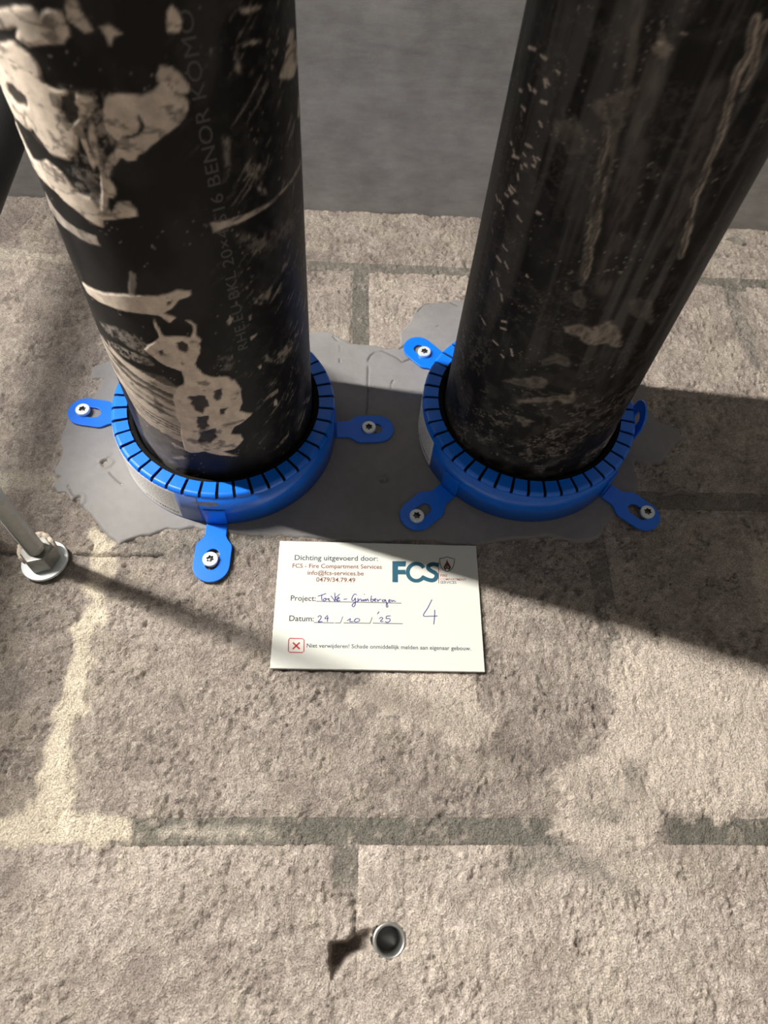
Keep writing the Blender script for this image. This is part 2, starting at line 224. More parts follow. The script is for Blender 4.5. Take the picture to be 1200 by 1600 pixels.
CARD_PRINT = {'hand': [[[24.97, -36.26], [27.45, -35.38], [29.63, -34.44]], [[27.33, -35.38], [27.15, -37.23], [27.6, -39.05]],
        [[29.12, -37.52], [28.2, -38.36], [28.74, -39.3], [29.78, -38.46], [29.12, -37.52], [30.39, -38.04]],
        [[30.39, -38.04], [31.64, -37.6], [31.36, -38.49], [32.14, -39.22]], [[32.65, -35.94], [33.84, -37.41], [34.97, -39.15]],
        [[34.87, -33.97], [35.08, -36.7], [35.16, -39.15]], [[37.86, -34.58], [36.33, -36.13], [35.29, -37.24], [36.42, -39.12]],
        [[36.38, -37.9], [37.62, -37.32], [37.16, -36.65], [36.38, -37.9], [37.04, -39.04], [38.16, -38.53]], [[40.36, -37.94], [42.18, -37.56]],
        [[47.83, -34.89], [46.67, -34.37], [45.44, -36.18], [45.1, -38.17], [46.12, -38.62], [47.1, -36.96], [47.27, -39.14], [47.05, -41.31], [46.2, -42.54],
        [45.3, -41.62], [46.28, -40.24], [48.53, -39.11]],
        [[48.69, -37.06], [48.78, -38.96], [49.52, -37.86], [50.4, -37.43]],
        [[50.6, -37.7], [50.93, -38.91], [51.86, -37.8], [52.19, -38.88], [53.13, -37.5], [53.46, -38.72], [54.39, -37.27], [54.98, -38.75]],
        [[56.72, -35.23], [56.37, -38.52], [57.51, -38.83], [57.88, -37.66], [56.61, -37.56]],
        [[58.39, -38.2], [59.47, -37.49], [58.83, -36.96], [58.39, -38.2], [59.48, -38.92]],
        [[60.29, -37.47], [60.55, -38.83], [61.31, -37.72], [62.45, -37.42]],
        [[64.55, -37.71], [63.34, -37.81], [63.34, -38.76], [64.55, -38.6], [64.99, -37.49], [65.75, -39.93], [66.5, -41.67], [65.87, -42.36], [65.49, -40.88],
        [66.77, -39.36]],
        [[66.96, -38.54], [67.92, -37.84], [67.28, -37.44], [66.96, -38.68], [68.04, -38.99]],
        [[68.68, -37.61], [68.99, -38.76], [69.95, -37.79], [70.45, -38.59], [71.22, -38.44]], [[52.33, -34.24], [52.58, -34.5]],
        [[25.54, -49.55], [26.43, -48.47], [27.51, -49.11], [26.84, -50.97], [25.78, -52.31], [28.13, -52.13]],
        [[31.08, -48.23], [29.6, -50.25], [31.65, -50.08]], [[31.24, -49.03], [31.1, -52.07]],
        [[42.76, -51.29], [44.53, -49.93], [44.26, -51.78], [46.13, -51.74]],
        [[47.34, -50.2], [46.74, -51.47], [48.0, -51.97], [49.85, -51.13], [49.52, -50.02], [47.96, -49.85], [47.23, -50.66]],
        [[61.2, -45.23], [60.33, -46.72]], [[61.4, -49.56], [62.65, -48.73], [63.47, -49.51], [62.03, -51.2], [63.72, -51.36]],
        [[67.99, -47.75], [65.85, -48.0], [65.47, -49.47], [67.36, -49.43], [67.73, -50.75], [66.22, -51.84], [64.84, -51.34]],
        [[92.77, -36.97], [90.25, -42.07], [87.41, -47.11], [91.49, -47.39], [95.71, -47.18]], [[94.32, -43.47], [94.07, -47.21], [93.43, -52.4]]],
'lines': [('ink', 0.28, [[24.17, -39.58], [74.43, -39.54]]), ('ink', 0.28, [[23.5, -52.8], [34.95, -52.79]]), ('ink', 0.28, [[35.64, -52.78], [38.74, -52.71]]),
         ('ink', 0.28, [[40.69, -52.67], [56.0, -52.59]]), ('ink', 0.28, [[57.73, -52.43], [75.08, -52.42]]), ('ink', 0.28, [[40.01, -48.77], [38.85, -52.59]]),
         ('ink', 0.28, [[57.24, -48.89], [56.0, -52.59]]),
         ('red', 0.55,
         [[10.17, -62.68], [17.28, -62.77], [18.23, -63.58], [18.46, -70.16], [17.72, -70.99], [10.46, -71.01], [9.63, -70.21], [9.43, -63.52],
         [10.17, -62.68]]),
         ('red', 0.9, [[12.13, -65.36], [15.81, -68.81]]), ('red', 0.9, [[15.62, -65.29], [12.23, -68.88]]), ('red', 0.35, [[97.7, -11.48], [97.37, -26.1]]),
         ('ink', 0.45,
         [[98.47, -9.49], [100.59, -9.2], [103.12, -8.19], [105.62, -9.06], [107.73, -9.41], [107.42, -12.38], [106.39, -15.29], [104.72, -17.35],
         [102.84, -18.26], [100.78, -17.45], [99.29, -15.48], [98.61, -12.62], [98.47, -9.49]])],
'polys': [('teal',
         [[69.33, -12.14], [77.77, -11.91], [77.4, -15.49], [72.75, -15.62], [72.73, -17.79], [77.26, -17.67], [77.52, -20.79], [72.69, -20.92], [72.64, -26.11],
         [69.24, -26.08]]),
         ('rust',
         [[103.05, -9.89], [103.55, -11.62], [104.24, -12.76], [104.72, -13.9], [104.99, -14.76], [104.02, -15.36], [103.11, -14.52], [102.24, -15.29],
         [101.14, -15.15], [101.47, -13.41], [102.31, -12.23]]),
         ('ink',
         [[100.92, -14.17], [101.5, -15.42], [102.17, -15.69], [102.89, -14.81], [103.48, -15.66], [104.28, -15.35], [104.92, -14.07], [105.18, -15.33],
         [104.6, -16.61], [103.66, -17.55], [103.77, -16.23], [103.09, -15.09], [102.09, -16.27], [102.03, -17.59], [101.13, -16.7], [100.71, -15.45]])],
'texts': [('Dichting uitgevoerd door:', 'slate', [[9.85, -12.88], [60.49, -12.16]]),
         ('FCS - Fire Compartment Services', 'rust', [[8.85, -18.05], [62.91, -17.41]]), ('info@fcs-services.be', 'rust', [[18.1, -22.51], [51.93, -22.16]]),
         ('0479/34.79.49', 'rust', [[23.5, -26.9], [46.89, -26.7]]), ('Project:', 'ink', [[9.09, -39.44], [23.81, -39.34]]),
         ('Datum:', 'ink', [[8.95, -52.14], [23.24, -52.07]]),
         ('Niet verwijderen! Schade onmiddellijk melden aan eigenaar gebouw.', 'slate', [[19.92, -67.91], [114.57, -67.86]]),
         ('FIRE', 'orange', [[98.52, -21.84], [102.8, -21.79]]), ('COMPARTMENT', 'orange', [[98.43, -24.16], [114.33, -23.99]]),
         ('SERVICES', 'slate', [[98.34, -26.3], [108.12, -26.11]])],
'thick': [('teal', 4.48,
         [[87.92, -22.54], [87.46, -23.09], [86.95, -23.57], [86.4, -23.99], [85.8, -24.32], [85.17, -24.57], [84.52, -24.74], [83.87, -24.81], [83.21, -24.8],
         [82.56, -24.69], [81.94, -24.49], [81.35, -24.21], [80.79, -23.85], [80.29, -23.41], [79.85, -22.91], [79.47, -22.34], [79.16, -21.72],
         [78.92, -21.06], [78.77, -20.36], [78.7, -19.65], [78.71, -18.93], [78.8, -18.2], [78.98, -17.5], [79.24, -16.82], [79.57, -16.17], [79.98, -15.58],
         [80.45, -15.04], [80.97, -14.56], [81.55, -14.16], [82.16, -13.84], [82.8, -13.61], [83.46, -13.47], [84.12, -13.41], [84.79, -13.46], [85.44, -13.59],
         [86.06, -13.81], [86.65, -14.13], [87.19, -14.52], [87.68, -14.98], [88.11, -15.52]]),
         ('teal', 5.09,
         [[97.14, -13.93], [95.16, -13.4], [93.05, -13.69], [91.43, -15.0], [91.49, -16.72], [93.22, -18.11], [95.47, -19.48], [96.24, -21.28], [95.23, -23.45],
         [93.23, -24.29], [90.65, -23.8], [87.82, -22.51]])]}

PIPE_R = 55.0
LEFT_PIPE = (-31.5, -40.4)
RIGHT_PIPE = (163.8, -33.9)
CEILING_V = 187.5


# ---------------------------------------------------------------- helpers
def props(o, label=None, category=None, group=None, kind=None):
    if label: o['label'] = label
    if category: o['category'] = category
    if group: o['group'] = group
    if kind: o['kind'] = kind
    return o


def thing(name, loc, label, category, group=None):
    o = bpy.data.objects.new(name, None)
    o.empty_display_size = 0.02
    o.location = W(*loc)
    o.rotation_euler = LAY
    C.objects.link(o)
    return props(o, label, category, group)


def link(name, me, parent=None, loc=None):
    o = bpy.data.objects.new(name, me)
    C.objects.link(o)
    if parent is not None:
        o.parent = parent
    else:
        o.location = W(*(loc or (0, 0, 0)))
        o.rotation_euler = LAY
    return o


def mesh_from(name, verts, faces, mat, smooth=False):
    me = bpy.data.meshes.new(name)
    me.from_pydata([(a / 1000, b / 1000, c / 1000) for a, b, c in verts], [], faces)
    me.validate()
    bm = bmesh.new(); bm.from_mesh(me)
    bmesh.ops.recalc_face_normals(bm, faces=bm.faces)
    bm.to_mesh(me); bm.free()
    if smooth:
        me.polygons.foreach_set('use_smooth', [True] * len(me.polygons))
    me.materials.append(mat)
    return me


def fast_mesh(name, co, quads, mat, cols=None, smooth=True):
    """co: (N,3) mm, quads: (M,4) vertex ids, cols: dict of name -> (N,3)"""
    me = bpy.data.meshes.new(name)
    me.vertices.add(len(co)); me.vertices.foreach_set('co', (co / 1000.0).astype(np.float32).ravel())
    m = len(quads)
    me.loops.add(4 * m); me.loops.foreach_set('vertex_index', quads.astype(np.int32).ravel())
    me.polygons.add(m)
    me.polygons.foreach_set('loop_start', np.arange(m, dtype=np.int32) * 4)
    me.polygons.foreach_set('loop_total', np.full(m, 4, np.int32))
    if smooth:
        me.polygons.foreach_set('use_smooth', np.ones(m, bool))
    me.update(calc_edges=True)
    for k, c in (cols or {}).items():
        at = me.attributes.new(k, 'FLOAT_COLOR', 'POINT')
        at.data.foreach_set('color', np.concatenate([c, np.ones((len(c), 1))], 1).astype(np.float32).ravel())
    me.materials.append(mat)
    return me


def grid_quads(ny, nx):
    i = np.arange(ny * nx).reshape(ny, nx)
    return np.stack([i[:-1, :-1], i[:-1, 1:], i[1:, 1:], i[1:, :-1]], -1).reshape(-1, 4)


def _hash(ix, iy, seed):
    h = (ix.astype(np.int64) * 374761393 + iy.astype(np.int64) * 668265263 + seed * 974634541) & 0xFFFFFFFF
    h = ((h ^ (h >> 13)) * 1274126177) & 0xFFFFFFFF
    h = ((h ^ (h >> 16)) * 2246822519) & 0xFFFFFFFF
    return ((h ^ (h >> 15)) & 0xFFFF) / 65535.0


def noise(x, y, seed=0):
    ix = np.floor(x); iy = np.floor(y)
    fx = x - ix; fy = y - iy
    fx = fx * fx * (3 - 2 * fx); fy = fy * fy * (3 - 2 * fy)
    a = _hash(ix, iy, seed); b = _hash(ix + 1, iy, seed); c = _hash(ix, iy + 1, seed); d = _hash(ix + 1, iy + 1, seed)
    return (a + (b - a) * fx) * (1 - fy) + (c + (d - c) * fx) * fy


def fbm(x, y, seed=0, octaves=4, gain=0.5):
    s = 0.0; a = 1.0; t = 0.0
    for k in range(octaves):
        s = s + a * noise(x * 2 ** k + 17.3 * k, y * 2 ** k - 9.1 * k, seed + k); t += a; a *= gain
    return s / t


def smooth(e0, e1, x):
    t = np.clip((x - e0) / (e1 - e0), 0, 1)
    return t * t * (3 - 2 * t)


def seg_dist(X, Y, a, b):
    dx, dy = b[0] - a[0], b[1] - a[1]
    t = np.clip(((X - a[0]) * dx + (Y - a[1]) * dy) / (dx * dx + dy * dy + 1e-9), 0, 1)
    return np.hypot(X - a[0] - t * dx, Y - a[1] - t * dy)


def inside_soft(X, Y, poly, soft):
    """1 inside a polygon, 0 outside, fading over `soft` mm"""
    out = np.zeros(X.shape)
    xs = [p[0] for p in poly]; ys = [p[1] for p in poly]
    sel = (X > min(xs) - soft) & (X < max(xs) + soft) & (Y > min(ys) - soft) & (Y < max(ys) + soft)
    if not sel.any():
        return out
    x = X[sel]; y = Y[sel]
    ins = np.zeros(x.shape, bool); d = np.full(x.shape, 1e9)
    for a, b in zip(poly, poly[1:] + poly[:1]):
        d = np.minimum(d, seg_dist(x, y, a, b))
        if a[1] != b[1]:
            ins ^= ((a[1] > y) != (b[1] > y)) & (x < (b[0] - a[0]) * (y - a[1]) / (b[1] - a[1]) + a[0])
    out[sel] = smooth(-soft, soft, np.where(ins, d, -d))
    return out


def line_soft(X, Y, pts, width):
    out = np.zeros(X.shape)
    xs = [p[0] for p in pts]; ys = [p[1] for p in pts]; r = width
    sel = (X > min(xs) - r) & (X < max(xs) + r) & (Y > min(ys) - r) & (Y < max(ys) + r)
    if not sel.any():
        return out
    d = np.full(X[sel].shape, 1e9)
    for a, b in zip(pts, pts[1:]):
        d = np.minimum(d, seg_dist(X[sel], Y[sel], a, b))
    out[sel] = smooth(width, width * 0.25, d)
    return out


def lathe(profile, seg=96, a0=0.0, a1=360.0, closed=True):
    """profile of (r, n) revolved about the local n axis"""
    full = abs(a1 - a0) >= 359.9
    na = seg if full else seg + 1
    vs, fs = [], []
    for k in range(na):
        a = math.radians(a0 + (a1 - a0) * k / seg)
        for r, n in profile:
            vs.append((r * math.cos(a), r * math.sin(a), n))
    m = len(profile)
    for k in range(seg):
        k2 = (k + 1) % na
        for j in range(m if closed else m - 1):
            j2 = (j + 1) % m
            fs.append((k * m + j, k2 * m + j, k2 * m + j2, k * m + j2))
    if not full and closed:
        fs.append(tuple(range(m)))
        fs.append(tuple((na - 1) * m + j for j in range(m)))
    return vs, fs


def bevel(o, width_mm, seg=2, angle=35):
    b = o.modifiers.new('bevel', 'BEVEL')
    b.width = width_mm / 1000; b.segments = seg; b.limit_method = 'ANGLE'; b.angle_limit = math.radians(angle)
    b.harden_normals = False
    return o


def ribbon(pts, width, z):
    """a flat pen or print stroke of constant width: verts and faces"""
    vs, fs = [], []
    P = [Vector((p[0], p[1])) for p in pts]
    for i, p in enumerate(P):
        d = (P[min(i + 1, len(P) - 1)] - P[max(i - 1, 0)])
        d = d.normalized() if d.length > 1e-6 else Vector((1, 0))
        q = Vector((-d.y, d.x)) * width / 2
        e = d * width * 0.3 * (-1 if i == 0 else (1 if i == len(P) - 1 else 0))
        vs += [(p.x + q.x + e.x, p.y + q.y + e.y, z), (p.x - q.x + e.x, p.y - q.y + e.y, z)]
    for i in range(len(P) - 1):
        fs.append((2 * i, 2 * i + 1, 2 * i + 3, 2 * i + 2))
    return vs, fs


def spline(pts, k=5):
    """Catmull-Rom through the points, for handwriting"""
    if len(pts) < 3:
        return pts
    out = []
    P = [pts[0]] + list(pts) + [pts[-1]]
    for i in range(1, len(P) - 2):
        p0, p1, p2, p3 = (np.array(P[i + j], float) for j in (-1, 0, 1, 2))
        for s in range(k):
            t = s / k
            out.append(tuple(0.5 * (2 * p1 + (p2 - p0) * t + (2 * p0 - 5 * p1 + 4 * p2 - p3) * t * t + (3 * p1 - p0 - 3 * p2 + p3) * t ** 3)))
    return out + [tuple(pts[-1])]


def text_shape(s, bold=0.0):
    """outline of a line of type as flat verts and faces, with its width"""
    cu = bpy.data.curves.new('type', 'FONT')
    cu.body = s; cu.size = 1.0; cu.offset = bold; cu.resolution_u = 3
    ob = bpy.data.objects.new('type', cu)
    C.objects.link(ob)
    dg = bpy.context.evaluated_depsgraph_get()
    me = bpy.data.meshes.new_from_object(ob.evaluated_get(dg))
    vs = [tuple(v.co) for v in me.vertices]; fs = [tuple(p.vertices) for p in me.polygons]
    bpy.data.objects.remove(ob); bpy.data.curves.remove(cu); bpy.data.meshes.remove(me)
    x0 = min(v[0] for v in vs); x1 = max(v[0] for v in vs)
    return [(v[0] - x0, v[1]) for v in vs], fs, x1 - x0


# ---------------------------------------------------------------- materials
def new_mat(name):
    m = bpy.data.materials.new(name); m.use_nodes = True
    return m, m.node_tree.nodes, m.node_tree.links, m.node_tree.nodes['Principled BSDF']


def plain(name, col, rough=0.5, metal=0.0, spec=0.5, noise_scale=None, noise_amt=0.0, bump=0.0, bump_scale=800, coat=0.0):
    m, N, L, b = new_mat(name)
    b.inputs['Roughness'].default_value = rough
    b.inputs['Metallic'].default_value = metal
    b.inputs['Specular IOR Level'].default_value = spec
    b.inputs['Coat Weight'].default_value = coat
    b.inputs['Coat Roughness'].default_value = 0.12
    b.inputs['Base Color'].default_value = (*col, 1)
    tc = N.new('ShaderNodeTexCoord')
    if noise_amt:
        nz = N.new('ShaderNodeTexNoise'); nz.inputs['Scale'].default_value = noise_scale; nz.inputs['Detail'].default_value = 6
        L.new(tc.outputs['Object'], nz.inputs['Vector'])
        mx = N.new('ShaderNodeMix'); mx.data_type = 'RGBA'
        mx.inputs[6].default_value = tuple(c * (1 - noise_amt) for c in col) + (1,)
        mx.inputs[7].default_value = tuple(min(1, c * (1 + noise_amt)) for c in col) + (1,)
        L.new(nz.outputs['Fac'], mx.inputs['Factor']); L.new(mx.outputs[2], b.inputs['Base Color'])
    if bump:
        nb = N.new('ShaderNodeTexNoise'); nb.inputs['Scale'].default_value = bump_scale; nb.inputs['Detail'].default_value = 4
        bp = N.new('ShaderNodeBump'); bp.inputs['Strength'].default_value = 1; bp.inputs['Distance'].default_value = bump / 1000
        L.new(tc.outputs['Object'], nb.inputs['Vector']); L.new(nb.outputs['Fac'], bp.inputs['Height']); L.new(bp.outputs[0], b.inputs['Normal'])
    return m


def masonry_mat():
    m, N, L, b = new_mat('block_masonry')
    at = N.new('ShaderNodeAttribute'); at.attribute_name = 'tint'
    tc = N.new('ShaderNodeTexCoord')
    def nz(scale, detail, rough):
        n = N.new('ShaderNodeTexNoise'); n.inputs['Scale'].default_value = scale; n.inputs['Detail'].default_value = detail; n.inputs['Roughness'].default_value = rough
        L.new(tc.outputs['Object'], n.inputs['Vector']); return n
    n1 = nz(1150, 2, 0.7); n2 = nz(430, 4, 0.7)
    mr = N.new('ShaderNodeMapRange'); mr.inputs[1].default_value = 0.3; mr.inputs[2].default_value = 0.7; mr.inputs[3].default_value = 0.60; mr.inputs[4].default_value = 1.40
    L.new(n1.outputs['Fac'], mr.inputs[0])
    mul = N.new('ShaderNodeMix'); mul.data_type = 'RGBA'; mul.blend_type = 'MULTIPLY'; mul.inputs['Factor'].default_value = 1
    L.new(at.outputs['Color'], mul.inputs[6]); L.new(mr.outputs[0], mul.inputs[7]); L.new(mul.outputs[2], b.inputs['Base Color'])
    b1 = N.new('ShaderNodeBump'); b1.inputs['Distance'].default_value = 0.0010; L.new(n1.outputs['Fac'], b1.inputs['Height'])
    b2 = N.new('ShaderNodeBump'); b2.inputs['Distance'].default_value = 0.0020; L.new(n2.outputs['Fac'], b2.inputs['Height'])
    L.new(b1.outputs[0], b2.inputs['Normal']); L.new(b2.outputs[0], b.inputs['Normal'])
    b.inputs['Roughness'].default_value = 0.95; b.inputs['Specular IOR Level'].default_value = 0.2
    return m


def pipe_mat():
    """black plastic; attribute soil = (cement cover, cement tone, dust)"""
    m, N, L, b = new_mat('black_drain_plastic')
    at = N.new('ShaderNodeAttribute'); at.attribute_name = 'soil'
    sp = N.new('ShaderNodeSeparateColor'); L.new(at.outputs['Color'], sp.inputs[0])
    tc = N.new('ShaderNodeTexCoord')
    nz = N.new('ShaderNodeTexNoise'); nz.inputs['Scale'].default_value = 160; nz.inputs['Detail'].default_value = 7; nz.inputs['Roughness'].default_value = 0.65
    L.new(tc.outputs['Object'], nz.inputs['Vector'])
    tone = N.new('ShaderNodeMix'); tone.data_type = 'RGBA'
    tone.inputs[6].default_value = (0.20, 0.19, 0.18, 1); tone.inputs[7].default_value = (0.74, 0.63, 0.52, 1)
    L.new(sp.outputs[1], tone.inputs['Factor'])
    var = N.new('ShaderNodeMix'); var.data_type = 'RGBA'; var.blend_type = 'MULTIPLY'; var.inputs['Factor'].default_value = 1
    mr = N.new('ShaderNodeMapRange'); mr.inputs[1].default_value = 0.3; mr.inputs[2].default_value = 0.7; mr.inputs[3].default_value = 0.72; mr.inputs[4].default_value = 1.15
    L.new(nz.outputs['Fac'], mr.inputs[0]); L.new(tone.outputs[2], var.inputs[6]); L.new(mr.outputs[0], var.inputs[7])
    dust = N.new('ShaderNodeMix'); dust.data_type = 'RGBA'
    dust.inputs[6].default_value = (0.006, 0.0055, 0.0055, 1); dust.inputs[7].default_value = (0.13, 0.125, 0.12, 1)
    L.new(sp.outputs[2], dust.inputs['Factor'])
    mx = N.new('ShaderNodeMix'); mx.data_type = 'RGBA'
    L.new(sp.outputs[0], mx.inputs['Factor']); L.new(dust.outputs[2], mx.inputs[6]); L.new(var.outputs[2], mx.inputs[7])
    L.new(mx.outputs[2], b.inputs['Base Color'])
    r1 = N.new('ShaderNodeMapRange'); r1.inputs[3].default_value = 0.48; r1.inputs[4].default_value = 0.62; L.new(sp.outputs[2], r1.inputs[0])
    r2 = N.new('ShaderNodeMix'); r2.inputs[3].default_value = 0.85
    L.new(sp.outputs[0], r2.inputs[0]); L.new(r1.outputs[0], r2.inputs[2]); L.new(r2.outputs[0], b.inputs['Roughness'])
    b.inputs['Specular IOR Level'].default_value = 0.13
    return m


def concrete_mat():
    m, N, L, b = new_mat('ceiling_concrete')
    tc = N.new('ShaderNodeTexCoord')
    mp = N.new('ShaderNodeMapping'); mp.inputs['Scale'].default_value = (4, 1, 22); L.new(tc.outputs['Object'], mp.inputs['Vector'])
    s = N.new('ShaderNodeTexNoise'); s.inputs['Scale'].default_value = 1.6; s.inputs['Detail'].default_value = 8; s.inputs['Roughness'].default_value = 0.7; L.new(mp.outputs[0], s.inputs['Vector'])
    c = N.new('ShaderNodeTexNoise'); c.inputs['Scale'].default_value = 30; c.inputs['Detail'].default_value = 9; c.inputs['Roughness'].default_value = 0.62; L.new(tc.outputs['Object'], c.inputs['Vector'])
    c2 = N.new('ShaderNodeTexNoise'); c2.inputs['Scale'].default_value = 140; c2.inputs['Detail'].default_value = 4; c2.inputs['Roughness'].default_value = 0.7
    mp2 = N.new('ShaderNodeMapping'); mp2.inputs['Scale'].default_value = (0.45, 1, 1.3); L.new(tc.outputs['Object'], mp2.inputs['Vector']); L.new(mp2.outputs[0], c2.inputs['Vector'])
    avg = N.new('ShaderNodeMath'); avg.operation = 'MULTIPLY_ADD'; avg.inputs[1].default_value = 0.55
    sub = N.new('ShaderNodeMath'); sub.operation = 'MULTIPLY'; sub.inputs[1].default_value = 0.45; L.new(s.outputs['Fac'], sub.inputs[0])
    L.new(c2.outputs['Fac'], avg.inputs[0]); L.new(sub.outputs[0], avg.inputs[2])
    add = N.new('ShaderNodeMath'); add.operation = 'ADD'; L.new(avg.outputs[0], add.inputs[0]); L.new(c.outputs['Fac'], add.inputs[1])
    r = N.new('ShaderNodeValToRGB'); r.color_ramp.elements[0].position = 0.36; r.color_ramp.elements[0].color = (0.25, 0.245, 0.232, 1)
    r.color_ramp.elements[1].position = 0.64; r.color_ramp.elements[1].color = (0.43, 0.425, 0.405, 1)
    hf = N.new('ShaderNodeMath'); hf.operation = 'MULTIPLY'; hf.inputs[1].default_value = 0.5; L.new(add.outputs[0], hf.inputs[0]); L.new(hf.outputs[0], r.inputs[0])
    L.new(r.outputs[0], b.inputs['Base Color'])
    bp = N.new('ShaderNodeBump'); bp.inputs['Distance'].default_value = 0.0012; bp.inputs['Strength'].default_value = 0.5; L.new(hf.outputs[0], bp.inputs['Height']); L.new(bp.outputs[0], b.inputs['Normal'])
    b.inputs['Roughness'].default_value = 0.75
    return m


M = dict(
    masonry=masonry_mat(), pipe=pipe_mat(), concrete=concrete_mat(),
    floor=plain('floor_screed', (0.3, 0.28, 0.26), 0.9, noise_scale=8, noise_amt=0.2),
    blue=plain('blue_powder_coat', (0.0012, 0.150, 0.76), 0.3, spec=0.5, noise_scale=60, noise_amt=0.06, coat=0.25),
    liner=plain('black_intumescent', (0.008, 0.008, 0.008), 0.95, spec=0.2, bump=0.8, bump_scale=900),
    zinc=plain('zinc_plated_steel', (0.74, 0.79, 0.79), 0.42, metal=0.45, noise_scale=700, noise_amt=0.08),
    dark_steel=plain('dull_grey_steel', (0.27, 0.27, 0.25), 0.42, metal=0.85, noise_scale=300, noise_amt=0.3),
    rodsteel=plain('galvanised_rod_steel', (0.60, 0.60, 0.56), 0.30, metal=0.9, noise_scale=300, noise_amt=0.15),
    recess=plain('screw_recess', (0.12, 0.12, 0.12), 0.35, metal=0.9),
    sticker=plain('white_sticker', (0.84, 0.83, 0.81), 0.5, noise_scale=200, noise_amt=0.05),
    sticker_film=plain('clear_grey_film', (0.07, 0.12, 0.30), 0.35),
    card=plain('card_plastic', (0.60, 0.605, 0.555), 0.42, spec=0.4, noise_scale=30, noise_amt=0.015),
    plaster=plain('cream_plaster', (0.55, 0.47, 0.38), 0.95, noise_scale=400, noise_amt=0.25, bump=0.6, bump_scale=700),
    slate=plain('print_slate', (0.015, 0.04, 0.065), 0.6), rust=plain('print_rust', (0.15, 0.028, 0.016), 0.6),
    orange=plain('print_orange', (0.30, 0.055, 0.025), 0.6), ink=plain('print_black', (0.018, 0.018, 0.022), 0.6),
    red=plain('print_red', (0.42, 0.015, 0.03), 0.6), teal=plain('print_teal', (0.006, 0.075, 0.12), 0.55),
    pen=plain('pen_blue', (0.018, 0.012, 0.18), 0.5), tiny=plain('print_grey', (0.16, 0.16, 0.17), 0.6),
    marking=plain('pipe_marking', (0.055, 0.05, 0.047), 0.6),
    black_pipe=plain('black_plastic_pipe', (0.009, 0.009, 0.009), 0.4),
    housing=plain('white_lamp_housing', (0.75, 0.75, 0.74), 0.4),
)
mg, N_, L_, b_ = new_mat('lamp_diffuser')
b_.inputs['Base Color'].default_value = (0.9, 0.9, 0.9, 1)
b_.inputs['Emission Color'].default_value = (1.0, 0.955, 0.895, 1)
b_.inputs['Emission Strength'].default_value = LAMP_STRENGTH
M['glow'] = mg

# ---------------------------------------------------------------- the wall: every block and joint has its own relief
JOINTS = [(118.5, 128.0), (-90.3, -76.5), (-292.5, -279.5), (-495.0, -482.0), (-697.5, -684.5), (-900.0, -887.0)]
COURSES = [(128.0, 187.3), (-76.5, 118.5), (-279.5, -90.3), (-482.0, -292.5), (-684.5, -495.0), (-887.0, -697.5)]
HEADS = [[204, -100, 507, -403, -706, 810], [54.5, 357.5, -248.5, -551.5, 660.5, -854],
         [206, -100, 509, -403, -706, 812], [50.5, 353.5, -252.5, -555.5, 656.5, -858],
         [206, -100, 509, -403, -706, 812], [50.5, 353.5, -252.5, -555.5, 656.5, -858]]
HEAD_W = 12.4
COURSE_LIGHT = [1.0, 0.97, 1.0, 1.24, 1.1, 1.0]      # stronger light low on the wall, put into the colour of each course
U_MIN, U_MAX = -1000.0, 1000.0
ANCHOR = (71.9, -334.6)


def warp(U, V):
    k = 0.5
    return (U + 2.2 * k * (fbm(U / 9, V / 9, 71, 3) - 0.5) + 1.6 * k * (noise(U / 45, V / 45, 75) - 0.5),
            V + 2.2 * k * (fbm(U / 9, V / 9, 72, 3) - 0.5) + 1.6 * k * (noise(U / 45, V / 45, 76) - 0.5))


def marks(U, V, key, soft):
    s = np.zeros(U.shape)
    for p in WALL_MARKS[key]:
        s = np.maximum(s, inside_soft(U, V, p, soft))
    return s


def joint_strength(U, V):
    """how clearly a joint shows (0 smeared over .. 1 raked and dark)"""
    s = np.full(U.shape, 0.12)
    bed = lambda a, b, k: np.where((V > a - 5) & (V < b + 5), k, 0)
    head = lambda c, a, b, k: np.where(np.abs(U - c) < 11, smooth(a - 8, a + 8, V) * smooth(b + 8, b - 8, V) * k, 0)
    s = np.maximum(s, bed(-292.5, -279.5, 0.92) * np.maximum(smooth(-70, -60, U) * smooth(168, 150, U), smooth(212, 224, U)))
    s = np.maximum(s, bed(118.5, 128.0, 0.85) * smooth(-130, -60, U))
    s = np.maximum(s, bed(-90.3, -76.5, 0.72) * smooth(200, 260, U))
    s = np.maximum(s, head(54.5, -76, 122, 0.95))
    s = np.maximum(s, head(206, -188, -90, 0.7))
    s = np.maximum(s, head(50.5, -314, -292, 0.85))
    return s


